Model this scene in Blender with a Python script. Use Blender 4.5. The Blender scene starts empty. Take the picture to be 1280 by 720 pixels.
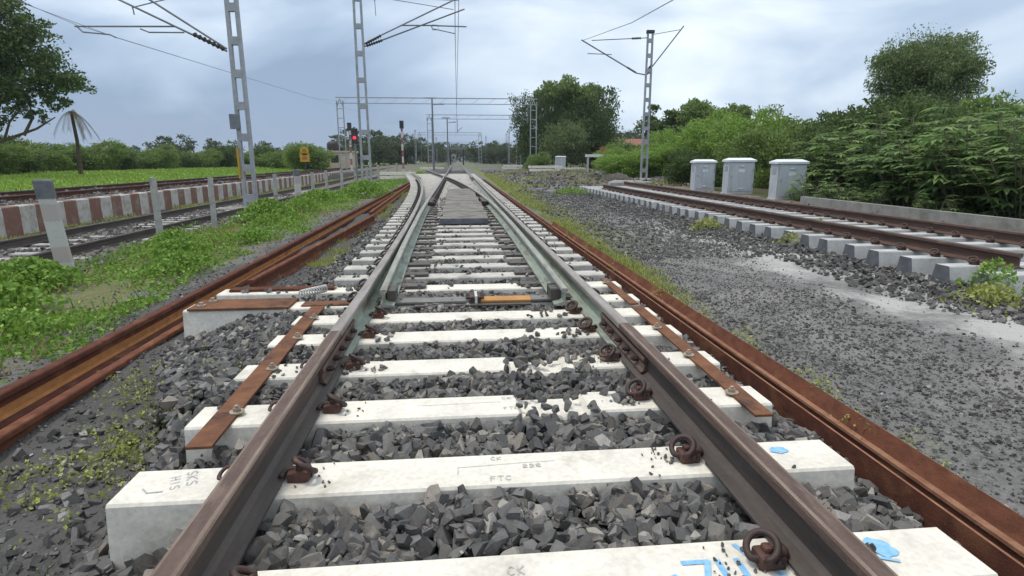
import bpy, bmesh, math, random
import numpy as np
from mathutils import Vector, Matrix

# ------------------------------------------------------------------ camera, world, sun, exposure
scene = bpy.context.scene
COL = scene.collection
cam_d = bpy.data.cameras.new("camera")
cam = bpy.data.objects.new("camera", cam_d)
COL.objects.link(cam)
cam_d.sensor_fit = 'HORIZONTAL'
cam_d.sensor_width = 36.0
cam_d.lens = 724.0 / 1280.0 * 36.0
cam_d.clip_start = 0.05
cam_d.clip_end = 6000
_F = Vector((0.09173731, 0.97201253, -0.21627739)); _R = Vector((0.99555076, -0.09421951, -0.0011716)); _U = Vector((0.02151636, 0.21520764, 0.97633125))
cam.matrix_world = Matrix(((_R.x, _U.x, -_F.x, -0.1424), (_R.y, _U.y, -_F.y, 0.0), (_R.z, _U.z, -_F.z, 0.9841), (0, 0, 0, 1)))
scene.camera = cam

SUN_TO = Vector((-0.34, 0.08, 0.93)).normalized()
world = bpy.data.worlds.new("World")
scene.world = world
world.use_nodes = True
wt = world.node_tree
for n in list(wt.nodes): wt.nodes.remove(n)
def wn(t, **k):
    n = wt.nodes.new(t)
    for a, v in k.items(): setattr(n, a, v)
    return n
w_out = wn('ShaderNodeOutputWorld'); w_bg = wn('ShaderNodeBackground'); w_bg.inputs[1].default_value = 0.1
w_sky = wn('ShaderNodeTexSky', sky_type='NISHITA', sun_disc=False)
w_sky.sun_elevation = math.asin(SUN_TO.z); w_sky.sun_rotation = math.atan2(SUN_TO.x, SUN_TO.y)
w_tc = wn('ShaderNodeTexCoord'); w_sep = wn('ShaderNodeSeparateXYZ')
wt.links.new(w_tc.outputs['Generated'], w_sep.inputs[0])
w_map = wn('ShaderNodeMapping'); w_map.inputs['Scale'].default_value = (2.1, 2.1, 6.0); w_map.inputs['Location'].default_value = (3.1, 0.4, 0.2)
wt.links.new(w_tc.outputs['Generated'], w_map.inputs[0])
w_no = wn('ShaderNodeTexNoise'); w_no.inputs['Scale'].default_value = 1.0; w_no.inputs['Detail'].default_value = 5; w_no.inputs['Roughness'].default_value = 0.5; w_no.inputs['Distortion'].default_value = 0.4
wt.links.new(w_map.outputs[0], w_no.inputs['Vector'])
def wmath(op, a, b=None):
    n = wn('ShaderNodeMath', operation=op)
    for i, v in enumerate((a, b)):
        if v is None: continue
        if isinstance(v, (int, float)): n.inputs[i].default_value = v
        else: wt.links.new(v, n.inputs[i])
    return n.outputs[0]
elev = wmath('MAXIMUM', w_sep.outputs['Z'], 0.0)
f1 = wmath('MULTIPLY', elev, 1.75)
f2 = wmath('MULTIPLY', wmath('SUBTRACT', w_no.outputs[0], 0.5), 2.7)
f3 = wmath('MULTIPLY', w_sep.outputs['X'], 0.42)
fac = wmath('ADD', wmath('ADD', wmath('ADD', f1, f2), f3), 0.17)
w_r = wn('ShaderNodeValToRGB')
w_r.color_ramp.elements[0].position = 0.0; w_r.color_ramp.elements[0].color = (0.245, 0.325, 0.455, 1)
w_r.color_ramp.elements[1].position = 1.0; w_r.color_ramp.elements[1].color = (0.76, 0.84, 0.92, 1)
e = w_r.color_ramp.elements.new(0.45); e.color = (0.40, 0.50, 0.635, 1)
wt.links.new(fac, w_r.inputs[0])
w_mul = wn('ShaderNodeVectorMath', operation='SCALE'); w_mul.inputs['Scale'].default_value = 10.0
wt.links.new(w_r.outputs[0], w_mul.inputs[0])
w_mix = wn('ShaderNodeMix', data_type='RGBA'); w_mix.inputs[0].default_value = 0.93
wt.links.new(w_sky.outputs[0], w_mix.inputs[6]); wt.links.new(w_mul.outputs[0], w_mix.inputs[7])
wt.links.new(w_mix.outputs[2], w_bg.inputs[0]); wt.links.new(w_bg.outputs[0], w_out.inputs[0])

sun_d = bpy.data.lights.new("sun", 'SUN'); sun_d.energy = 1.5; sun_d.angle = math.radians(12); sun_d.color = (1.0, 0.92, 0.80)
sun = bpy.data.objects.new("sun", sun_d); COL.objects.link(sun)
sun.rotation_euler = SUN_TO.to_track_quat('Z', 'Y').to_euler()
scene.view_settings.view_transform = 'Standard'; scene.view_settings.look = 'None'
scene.view_settings.exposure = 0.42; scene.view_settings.gamma = 1.0; scene.view_settings.use_curve_mapping = False
scene.render.engine = 'CYCLES'
scene.cycles.use_denoising = True
scene.cycles.max_bounces = 6; scene.cycles.diffuse_bounces = 3; scene.cycles.glossy_bounces = 2; scene.cycles.transmission_bounces = 3

rng = np.random.default_rng(7)
random.seed(7)

# ------------------------------------------------------------------ materials
class NT:
    def __init__(s, name):
        s.m = bpy.data.materials.new(name); s.m.use_nodes = True; s.t = s.m.node_tree
        s.b = s.t.nodes['Principled BSDF']; s.out = s.t.nodes['Material Output']
    def n(s, t, **k):
        x = s.t.nodes.new(t)
        for a, v in k.items(): setattr(x, a, v)
        return x
    def put(s, sock, v):
        if v is None: return
        if hasattr(v, 'is_linked') or hasattr(v, 'links'): s.t.links.new(v, sock)
        elif isinstance(v, (tuple, list)) and len(v) == 3 and sock.type == 'RGBA': sock.default_value = (*v, 1)
        else: sock.default_value = v
    def math(s, op, a, b=None, c=None, clamp=False):
        x = s.n('ShaderNodeMath', operation=op, use_clamp=clamp)
        for i, v in enumerate((a, b, c)): s.put(x.inputs[i], v)
        return x.outputs[0]
    def mix(s, f, a, b):
        x = s.n('ShaderNodeMix', data_type='RGBA')
        s.put(x.inputs[0], f); s.put(x.inputs[6], a); s.put(x.inputs[7], b); return x.outputs[2]
    def noise(s, scale, vec=None, detail=4, rough=0.55, dist=0.0):
        x = s.n('ShaderNodeTexNoise'); x.inputs['Scale'].default_value = scale; x.inputs['Detail'].default_value = detail
        x.inputs['Roughness'].default_value = rough; x.inputs['Distortion'].default_value = dist
        if vec is not None: s.t.links.new(vec, x.inputs['Vector'])
        return x.outputs[0]
    def voro(s, scale, vec=None, out='Color'):
        x = s.n('ShaderNodeTexVoronoi'); x.inputs['Scale'].default_value = scale
        if vec is not None: s.t.links.new(vec, x.inputs['Vector'])
        return x.outputs[out]
    def step(s, v, lo, hi):
        x = s.n('ShaderNodeMapRange', interpolation_type='SMOOTHSTEP')
        s.put(x.inputs[0], v); x.inputs[1].default_value = lo; x.inputs[2].default_value = hi; return x.outputs[0]
    def coord(s, rand=True):
        tc = s.n('ShaderNodeTexCoord')
        if not rand: return tc.outputs['Object']
        oi = s.n('ShaderNodeObjectInfo'); c = s.n('ShaderNodeCombineXYZ')
        v = s.math('MULTIPLY', oi.outputs['Random'], 37.0)
        for i in range(3): s.t.links.new(v, c.inputs[i])
        a = s.n('ShaderNodeVectorMath', operation='ADD')
        s.t.links.new(tc.outputs['Object'], a.inputs[0]); s.t.links.new(c.outputs[0], a.inputs[1]); return a.outputs[0]
    def scaled(s, vec, sc):
        a = s.n('ShaderNodeVectorMath', operation='MULTIPLY'); s.t.links.new(vec, a.inputs[0]); a.inputs[1].default_value = sc; return a.outputs[0]
    def bump(s, h, strength=0.3, dist=0.01):
        x = s.n('ShaderNodeBump'); x.inputs['Strength'].default_value = strength; x.inputs['Distance'].default_value = dist
        s.t.links.new(h, x.inputs['Height']); s.t.links.new(x.outputs[0], s.b.inputs['Normal'])

def mat(name, c1, c2, scale=6, rough=0.8, bump=0.2, c3=None, s3=2.0, th3=(0.55, 0.7), metal=0.0, aniso=None, spec=0.4, bdist=0.004, fine=None):
    k = NT(name); v = k.coord()
    vv = k.scaled(v, aniso) if aniso else v
    n1 = k.noise(scale, vv, 6, 0.6)
    col = k.mix(k.step(n1, 0.3, 0.7), c1, c2)
    if c3 is not None:
        n3 = k.noise(s3, vv, 6, 0.65, 0.3); col = k.mix(k.step(n3, *th3), col, c3)
    n2 = k.noise(fine or scale * 9, v, 3)
    g = k.math('MULTIPLY_ADD', n2, 0.5, 0.75)
    mm = k.n('ShaderNodeVectorMath', operation='SCALE'); k.t.links.new(col, mm.inputs[0]); k.t.links.new(g, mm.inputs['Scale'])
    k.put(k.b.inputs['Base Color'], mm.outputs[0])
    k.b.inputs['Roughness'].default_value = rough; k.b.inputs['Metallic'].default_value = metal
    k.b.inputs['Specular IOR Level'].default_value = spec
    if bump: k.bump(n2, bump, bdist)
    return k.m

M = {}
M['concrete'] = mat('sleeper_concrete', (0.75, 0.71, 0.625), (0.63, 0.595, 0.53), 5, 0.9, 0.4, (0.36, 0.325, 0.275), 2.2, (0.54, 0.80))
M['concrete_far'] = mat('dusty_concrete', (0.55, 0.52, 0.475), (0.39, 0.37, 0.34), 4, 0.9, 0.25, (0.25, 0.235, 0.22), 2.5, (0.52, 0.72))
M['concrete_grey'] = mat('grey_concrete', (0.50, 0.50, 0.49), (0.40, 0.40, 0.39), 5, 0.9, 0.3, (0.25, 0.24, 0.23), 3.0, (0.55, 0.75))
M['concrete_end'] = mat('dark_end_concrete', (0.10, 0.105, 0.12), (0.16, 0.165, 0.18), 8, 0.8, 0.2)  # paint on sleeper ends; same dark tone for post caps, first slab front
M['concrete_old'] = mat('weathered_concrete', (0.42, 0.40, 0.38), (0.30, 0.29, 0.28), 6, 0.95, 0.4, (0.15, 0.14, 0.13), 3.5, (0.52, 0.7))
M['slab'] = mat('old_slab_concrete', (0.235, 0.215, 0.19), (0.155, 0.14, 0.125), 5, 0.95, 0.4, (0.10, 0.095, 0.09), 3.0, (0.48, 0.66))
M['head_rust'] = mat('rail_head_rust', (0.118, 0.076, 0.060), (0.074, 0.046, 0.037), 9, 0.75, 0.6, (0.19, 0.135, 0.105), 4.0, (0.54, 0.74), aniso=(3, 0.6, 3), spec=0.5)
M['head_edge'] = mat('worn_head_edge', (0.235, 0.175, 0.135), (0.155, 0.105, 0.08), 7, 0.55, 0.3, (0.10, 0.062, 0.048), 3.0, (0.55, 0.75), aniso=(6, 0.5, 6), spec=0.5)
M['web_dark'] = mat('rail_web_dark', (0.054, 0.044, 0.039), (0.086, 0.070, 0.061), 5, 0.6, 0.15, (0.13, 0.08, 0.06), 3.0, (0.58, 0.75), aniso=(5, 0.5, 5))
M['head_grey'] = mat('stock_rail_head', (0.30, 0.275, 0.25), (0.20, 0.17, 0.15), 4, 0.5, 0.1, (0.15, 0.10, 0.08), 2.5, (0.55, 0.75), aniso=(5, 0.5, 5), spec=0.5)
M['web_green'] = mat('green_primer', (0.275, 0.325, 0.27), (0.205, 0.23, 0.19), 6, 0.7, 0.3, (0.13, 0.105, 0.08), 2.5, (0.50, 0.70), aniso=(4, 0.7, 4))
M['tongue_top'] = mat('tongue_head', (0.31, 0.315, 0.275), (0.22, 0.215, 0.19), 6, 0.6, 0.3, (0.15, 0.11, 0.09), 2.5, (0.52, 0.70), aniso=(4, 0.6, 4))
M['rust_dark'] = mat('dark_red_rust', (0.125, 0.047, 0.031), (0.080, 0.034, 0.025), 16, 0.95, 0.7, (0.175, 0.080, 0.045), 5.0, (0.50, 0.70), aniso=(1.3, 0.7, 1.3), spec=.15, fine=150)
M['rail_brown'] = mat('brown_rail', (0.105, 0.060, 0.045), (0.075, 0.045, 0.036), 5, 0.8, 0.3, (0.14, 0.08, 0.055), 2.0, (0.55, 0.75), aniso=(4, 0.5, 4))
M['rust_mid'] = mat('red_rust', (0.165, 0.066, 0.040), (0.110, 0.044, 0.029), 16, 0.95, 0.7, (0.22, 0.105, 0.055), 5.0, (0.50, 0.70), aniso=(1.3, 0.7, 1.3), spec=.15, fine=150)
M['rust_orange'] = mat('bright_orange_rust', (0.44, 0.205, 0.075), (0.32, 0.14, 0.055), 16, 0.95, 0.7, (0.15, 0.065, 0.038), 5.0, (0.54, 0.72), aniso=(1.3, 0.6, 1.3), spec=.15, fine=150)
M['rust_edge_lit'] = mat('lit_rust_edge', (0.30, 0.16, 0.10), (0.20, 0.095, 0.06), 12, 0.95, 0.5, spec=.15)  # rust lightened to give upturned foot edges a lit look; bar shares it
M['rust_plate'] = mat('rusty_plate', (0.21, 0.100, 0.055), (0.135, 0.066, 0.042), 9, 0.95, 0.6, (0.075, 0.045, 0.038), 4.0, (0.52, 0.68), spec=.15, fine=150)
M['clip'] = mat('rusty_clip', (0.062, 0.034, 0.028), (0.036, 0.024, 0.022), 20, 0.55, 0.4, (0.13, 0.062, 0.040), 14, (0.56, 0.7))
M['clip_black'] = mat('black_clip', (0.020, 0.019, 0.020), (0.035, 0.030, 0.028), 20, 0.5, 0.2)
M['insert'] = mat('cast_insert', (0.12, 0.055, 0.040), (0.055, 0.030, 0.026), 20, 0.75, 0.4)
M['liner'] = mat('pale_nylon_liner', (0.60, 0.60, 0.57), (0.45, 0.45, 0.42), 20, 0.6, 0.1)
M['chair'] = mat('dark_slide_plate', (0.095, 0.082, 0.070), (0.060, 0.053, 0.048), 8, 0.6, 0.2, (0.15, 0.11, 0.08), 5, (0.55, 0.7))
M['tie_grey'] = mat('grey_tie_plate', (0.20, 0.195, 0.18), (0.14, 0.13, 0.12), 6, 0.6, 0.2, (0.30, 0.17, 0.06), 3, (0.6, 0.75))
M['tie_orange'] = mat('orange_tie_plate', (0.50, 0.255, 0.070), (0.38, 0.18, 0.055), 5, 0.7, 0.2, (0.20, 0.15, 0.11), 4, (0.58, 0.72))
M['steel'] = mat('galvanised_steel', (0.40, 0.41, 0.43), (0.30, 0.31, 0.33), 5, 0.55, 0.1, (0.22, 0.22, 0.23), 3, (0.6, 0.75), metal=0.25)
M['tube'] = mat('grey_tube', (0.22, 0.23, 0.25), (0.16, 0.17, 0.19), 5, 0.5, 0.05, metal=0.3)
M['wire'] = mat('dark_wire', (0.16, 0.17, 0.20), (0.12, 0.13, 0.15), 3, 0.5, 0, metal=0.3)
M['insul'] = mat('black_insulator', (0.030, 0.028, 0.030), (0.045, 0.04, 0.04), 10, 0.3, 0)
M['bolt'] = mat('pale_bolt', (0.42, 0.36, 0.28), (0.26, 0.20, 0.15), 20, 0.5, 0.2, metal=0.2)
M['cab'] = mat('cabinet_paint', (0.52, 0.55, 0.58), (0.44, 0.47, 0.50), 3, 0.55, 0.05, (0.33, 0.31, 0.28), 3.0, (0.56, 0.74), aniso=(2.5, 2.5, .5))
M['cab_lid'] = mat('cabinet_lid_paint', (0.74, 0.76, 0.78), (0.66, 0.68, 0.70), 3, 0.5, 0.03)
M['white'] = mat('white_paint', (0.78, 0.78, 0.76), (0.68, 0.68, 0.66), 4, 0.6, 0.1, (0.4, 0.38, 0.35), 3, (0.62, 0.8))
M['red'] = mat('red_paint', (0.55, 0.06, 0.04), (0.45, 0.05, 0.04), 4, 0.6, 0.1)
M['orange'] = mat('orange_paint', (0.42, 0.15, 0.05), (0.34, 0.12, 0.05), 4, 0.6, 0.1)
M['yellow'] = mat('yellow_paint', (0.55, 0.33, 0.03), (0.45, 0.26, 0.03), 4, 0.6, 0.05)
M['black'] = mat('black_paint', (0.03, 0.03, 0.03), (0.05, 0.045, 0.045), 4, 0.6, 0.1)
M['blue'] = mat('blue_paint', (0.17, 0.42, 0.72), (0.30, 0.52, 0.74), 40, 0.8, 0.1, (0.45, 0.58, 0.68), 25, (0.58, 0.7))
M['pen'] = mat('pen_mark', (0.30, 0.33, 0.40), (0.50, 0.51, 0.52), 50, 0.9, 0)
M['emboss'] = mat('stamped_mark', (0.40, 0.385, 0.35), (0.56, 0.54, 0.49), 60, 0.9, 0)
M['bark'] = mat('bark', (0.10, 0.075, 0.055), (0.06, 0.047, 0.037), 6, 0.95, 0.5)
M['stem'] = mat('pale_stem', (0.20, 0.19, 0.12), (0.12, 0.12, 0.07), 6, 0.8, 0.2)
M['cream'] = mat('cream_wall', (0.55, 0.47, 0.36), (0.46, 0.39, 0.30), 3, 0.9, 0.1)
M['palewall'] = mat('pale_wall', (0.40, 0.39, 0.38), (0.33, 0.32, 0.31), 3, 0.9, 0.1)
M['roof'] = mat('tile_roof', (0.28, 0.13, 0.09), (0.2, 0.1, 0.07), 3, 0.9, 0.1)
M['glass'] = mat('dark_window', (0.04, 0.045, 0.05), (0.05, 0.055, 0.06), 3, 0.2, 0)
M['wall_conc'] = mat('mossy_concrete', (0.30, 0.295, 0.28), (0.22, 0.215, 0.2), 4, 0.9, 0.4, (0.12, 0.13, 0.08), 2.0, (0.55, 0.75))

def lamp_mat(name, col, st):
    k = NT(name); k.b.inputs['Base Color'].default_value = (*col, 1); k.b.inputs['Emission Color'].default_value = (*col, 1); k.b.inputs['Emission Strength'].default_value = st; return k.m
M['red_lamp'] = lamp_mat('red_signal_lamp', (0.8, 0.03, 0.06), .9)

def stripe_mat():
    k = NT('striped_paint'); v = k.coord(False); sp = k.n('ShaderNodeSeparateXYZ'); k.t.links.new(v, sp.inputs[0])
    wob = k.math('MULTIPLY', k.noise(3.0, v, 3), 0.06)
    t = k.math('FRACT', k.math('ADD', k.math('ADD', sp.outputs[1], wob), 0.1))
    st = k.math('GREATER_THAN', t, 0.5)
    wh = k.mix(k.step(k.noise(5, v, 6), 0.45, 0.75), (0.47, 0.445, 0.42), (0.30, 0.275, 0.25))
    rd = k.mix(k.step(k.noise(7, v, 6), 0.45, 0.75), (0.19, 0.092, 0.070), (0.18, 0.125, 0.10))
    col = k.mix(st, wh, rd)
    worn = k.step(k.noise(2.2, v, 8, 0.75), 0.48, 0.68)
    k.put(k.b.inputs['Base Color'], k.mix(worn, col, (0.25, 0.225, 0.195))); k.b.inputs['Roughness'].default_value = 0.9
    k.bump(k.noise(30, v, 4), 0.3, 0.01); return k.m
M['stripes'] = stripe_mat()

def band_mat(c1, c2, name, period, duty=0.5, off=0.0):
    k = NT(name); v = k.coord(False); sp = k.n('ShaderNodeSeparateXYZ'); k.t.links.new(v, sp.inputs[0])
    wob = k.math('MULTIPLY', k.noise(9.0, v, 4), 0.05)
    t = k.math('FRACT', k.math('DIVIDE', k.math('ADD', k.math('ADD', sp.outputs[2], wob), off), period))
    c = k.mix(k.math('GREATER_THAN', t, duty), c1, c2)
    worn = k.step(k.noise(6, v, 8, 0.7), 0.5, 0.68)
    k.put(k.b.inputs['Base Color'], k.mix(worn, c, (0.40, 0.38, 0.36))); k.b.inputs['Roughness'].default_value = 0.9
    k.bump(k.noise(40, v, 4), 0.3, 0.006); return k.m
M['post_band'] = band_mat((0.50, 0.485, 0.46), (0.44, 0.37, 0.35), 'faded_banded_post', 0.56, 0.62, 0.1)
M['signal_band'] = band_mat((0.60, 0.58, 0.57), (0.27, 0.10, 0.10), 'red_white_bands', 1.2, 0.5)

def island_mat(name, stops, rough=0.85, bump=0.3, bscale=60, transl=0.0, tcol=None, spec=0.3):
    k = NT(name); g = k.n('ShaderNodeNewGeometry'); r = k.n('ShaderNodeValToRGB')
    els = r.color_ramp.elements
    while len(els) < len(stops): els.new(0.5)
    for e_, (p, c) in zip(els, stops): e_.position = p; e_.color = (*c, 1)
    k.t.links.new(g.outputs['Random Per Island'], r.inputs[0])
    if bump:
        v = k.coord(False); n = k.noise(bscale, v, 5, 0.65)
        m = k.n('ShaderNodeVectorMath', operation='SCALE'); k.t.links.new(r.outputs[0], m.inputs[0])
        k.t.links.new(k.math('MULTIPLY_ADD', n, 0.8, 0.6), m.inputs['Scale']); col = m.outputs[0]
        k.bump(n, bump, 0.006)
    else: col = r.outputs[0]
    k.put(k.b.inputs['Base Color'], col); k.b.inputs['Roughness'].default_value = rough; k.b.inputs['Specular IOR Level'].default_value = spec
    if transl:
        tr = k.n('ShaderNodeBsdfTranslucent'); k.t.links.new(col, tr.inputs[0]); ms = k.n('ShaderNodeMixShader'); ms.inputs[0].default_value = transl
        k.t.links.new(k.b.outputs[0], ms.inputs[1]); k.t.links.new(tr.outputs[0], ms.inputs[2]); k.t.links.new(ms.outputs[0], k.out.inputs[0])
    return k.m
M['stone'] = island_mat('crushed_stone', [(0.0, (0.048, 0.046, 0.046)), (0.30, (0.090, 0.087, 0.086)), (0.5, (0.105, 0.095, 0.084)), (0.60, (0.125, 0.120, 0.117)), (0.80, (0.165, 0.158, 0.152)), (0.92, (0.205, 0.18, 0.15)), (1.0, (0.34, 0.32, 0.29))], 0.6, 0.8, 38, spec=0.45)
M['gravel'] = island_mat('small_gravel', [(0.0, (0.070, 0.067, 0.065)), (0.6, (0.120, 0.115, 0.111)), (0.93, (0.18, 0.172, 0.164)), (1.0, (0.34, 0.33, 0.31))], 0.9, 0.3)
def leafm(n, a, b, c, tr=0.3): return island_mat(n, [(0, a), (0.55, b), (1, c)], 0.55, 0, transl=tr, spec=0.3)
M['leaf_dark'] = leafm('dark_leaves', (0.048, 0.082, 0.024), (0.082, 0.130, 0.038), (0.15, 0.205, 0.065), 0.42)
M['leaf_mid'] = leafm('mid_leaves', (0.10, 0.165, 0.040), (0.18, 0.265, 0.066), (0.28, 0.36, 0.12), 0.42)
M['leaf_bright'] = leafm('bright_leaves', (0.14, 0.25, 0.042), (0.23, 0.36, 0.065), (0.35, 0.47, 0.13), 0.42)
M['leaf_grey'] = leafm('greyish_leaves', (0.10, 0.145, 0.055), (0.165, 0.225, 0.085), (0.26, 0.32, 0.14), 0.42)
M['leaf_castor'] = leafm('castor_leaves', (0.10, 0.18, 0.058), (0.175, 0.28, 0.088), (0.30, 0.40, 0.16), 0.42)
M['leaf_far'] = leafm('far_leaves', (0.060, 0.088, 0.050), (0.088, 0.120, 0.064), (0.125, 0.155, 0.085), 0.42)
M['weed'] = leafm('weed_leaves', (0.10, 0.19, 0.028), (0.19, 0.33, 0.048), (0.32, 0.46, 0.10))
M['weed_yellow'] = leafm('yellow_weed_leaves', (0.20, 0.235, 0.045), (0.34, 0.37, 0.09), (0.52, 0.52, 0.20))
M['grass'] = leafm('grass_blades', (0.15, 0.235, 0.035), (0.22, 0.33, 0.055), (0.32, 0.42, 0.10))
M['dry'] = leafm('dry_leaves', (0.24, 0.16, 0.08), (0.36, 0.27, 0.14), (0.46, 0.40, 0.22))
M['frond'] = leafm('dry_fronds', (0.12, 0.10, 0.06), (0.17, 0.14, 0.09), (0.20, 0.19, 0.10))

def ground_mat():
    k = NT('ground'); g = k.n('ShaderNodeNewGeometry'); P = g.outputs['Position']
    sp = k.n('ShaderNodeSeparateXYZ'); k.t.links.new(P, sp.inputs[0]); X, Y = sp.outputs[0], sp.outputs[1]
    n_big = k.noise(0.55, P, 5, 0.6); n_mid = k.noise(2.3, P, 6, 0.6); n_fine = k.noise(22, P, 6, 0.7)
    vc = k.voro(55, P, 'Color'); vs = k.n('ShaderNodeSeparateColor'); k.t.links.new(vc, vs.inputs[0])
    xw = k.math('ADD', X, k.math('MULTIPLY', k.math('SUBTRACT', n_mid, 0.5), 1.6))
    base = k.mix(k.step(n_mid, 0.3, 0.7), (0.105, 0.102, 0.100), (0.165, 0.160, 0.155))
    base = k.mix(k.math('MULTIPLY', vs.outputs[0], 0.7), base, (0.22, 0.215, 0.21))
    base = k.mix(k.step(n_fine, 0.55, 0.75), base, (0.085, 0.082, 0.080))
    # pale dust in the yard
    band = k.math('MULTIPLY', k.step(xw, 3.6, 4.2), k.step(xw, 5.4, 4.8))
    dust = k.math('MULTIPLY', band, k.step(k.math('ADD', n_big, k.math('MULTIPLY', n_fine, 0.25)), 0.40, 0.60))
    dust = k.math('MULTIPLY', dust, k.step(Y, 16.0, 6.0))
    col = k.mix(k.math('MULTIPLY', dust, 0.9), base, (0.46, 0.45, 0.435))
    track_wear = k.math('MULTIPLY', k.math('MULTIPLY', k.step(xw, 2.2, 2.9), k.step(xw, 4.6, 3.6)), k.step(n_big, 0.45, 0.65))
    col = k.mix(k.math('MULTIPLY', track_wear, 0.7), col, (0.26, 0.25, 0.24))
    dirt = k.math('MULTIPLY', k.step(xw, -3.6, -3.0), k.step(xw, -1.0, -1.4))
    col = k.mix(k.math('MULTIPLY', dirt, 0.8), col, k.mix(n_fine, (0.050, 0.048, 0.047), (0.105, 0.100, 0.096)))
    # sandy bank
    sand = k.math('MULTIPLY', k.step(xw, 7.4, 8.0), k.step(xw, 9.8, 9.2))
    sand = k.math('MULTIPLY', sand, k.step(Y, 48, 30))
    col = k.mix(sand, col, k.mix(k.step(n_mid, .35, .65), (0.24, 0.185, 0.135), (0.14, 0.11, 0.085)))
    between = k.math('MULTIPLY', k.step(X, 5.6, 5.9), k.step(X, 7.5, 7.2))
    between = k.math('MULTIPLY', between, k.step(Y, 28, 25))
    col = k.mix(k.math('MULTIPLY', between, 0.8), col, (0.34, 0.315, 0.28))
    col = k.mix(k.step(k.math('ADD', xw, k.math('MULTIPLY', k.step(Y, 35, 60), -1.5)), 9.2, 9.8), col, k.mix(k.step(n_mid, .4, .65), (0.075, 0.058, 0.040), (0.06, 0.085, 0.025)))
    yard = k.math('MULTIPLY', k.math('MULTIPLY', k.step(xw, 5.0, 7.5), k.step(xw, 16, 14)), k.step(Y, 25, 29))
    soil = k.mix(k.step(n_mid, .35, .6), (0.20, 0.165, 0.13), (0.115, 0.105, 0.095)); soil = k.mix(k.step(n_big, .55, .65), soil, (0.12, 0.15, 0.05))
    col = k.mix(yard, col, soil)
    fary = k.math('MULTIPLY', k.math('MULTIPLY', k.step(Y, 20, 32), k.step(xw, 1.5, 3.0)), k.step(xw, 16, 12))
    col = k.mix(k.math('MULTIPLY', fary, k.math('MULTIPLY', k.step(k.noise(0.9, k.scaled(P, (1.0, .25, 1.0)), 5, .65), .42, .62), .75)), col, (0.075, 0.072, 0.070))
    # left: weedy strip, old track, far grass
    lw = k.math('MULTIPLY', k.math('MULTIPLY', k.step(xw, -3.3, -3.9), k.step(xw, -6.0, -5.5)), k.step(Y, 2.6, 4.2))
    col = k.mix(k.math('MULTIPLY', lw, k.step(n_mid, 0.30, 0.5)), col, k.mix(k.step(n_fine, .4, .6), (0.09, 0.13, 0.03), (0.20, 0.165, 0.10)))
    old = k.math('MULTIPLY', k.step(xw, -5.7, -6.1), k.step(xw, -10.2, -9.9))
    col = k.mix(old, col, k.mix(vs.outputs[1], (0.10, 0.085, 0.075), (0.20, 0.18, 0.16)))
    fw = k.math('MULTIPLY', k.step(xw, -9.0, -9.4), k.step(X, -9.96, -9.93))
    col = k.mix(k.math('MULTIPLY', fw, 0.7), col, (0.16, 0.15, 0.07))
    ft = k.step(X, -9.9, -10.0)
    col = k.mix(ft, col, k.mix(vs.outputs[1], (0.11, 0.10, 0.09), (0.18, 0.165, 0.15)))
    field = k.step(xw, -14.9, -15.6)
    col = k.mix(field, col, k.mix(k.step(n_big, .35, .65), (0.19, 0.30, 0.050), (0.25, 0.36, 0.075)))
    # grass verge right of the stacked rails and far verge
    rv = k.math('MULTIPLY', k.math('MULTIPLY', k.step(xw, 1.9, 2.3), k.step(xw, 3.5, 2.7)), k.step(Y, 7, 12))
    col = k.mix(k.math('MULTIPLY', rv, k.step(n_mid, 0.36, 0.55)), col, (0.15, 0.185, 0.045))
    farm = k.math('MULTIPLY', k.step(Y, 60, 110), k.step(n_mid, .4, .6))
    col = k.mix(k.math('MULTIPLY', farm, 0.7), col, (0.10, 0.13, 0.05))
    k.put(k.b.inputs['Base Color'], col); k.b.inputs['Roughness'].default_value = 0.95; k.b.inputs['Specular IOR Level'].default_value = 0.2
    h = k.math('ADD', k.math('MULTIPLY', n_fine, 0.6), k.math('MULTIPLY', k.voro(55, P, 'Distance'), 0.8))
    k.bump(h, 0.7, 0.02); return k.m
M['ground'] = ground_mat()
M['soil'] = mat('dark_soil', (0.115, 0.095, 0.078), (0.075, 0.064, 0.055), 4, 0.95, 0.8, bdist=0.03)
M['bed'] = mat('ballast_bed', (0.035, 0.034, 0.036), (0.065, 0.063, 0.065), 25, 0.95, 0.8, bdist=0.02)

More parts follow.
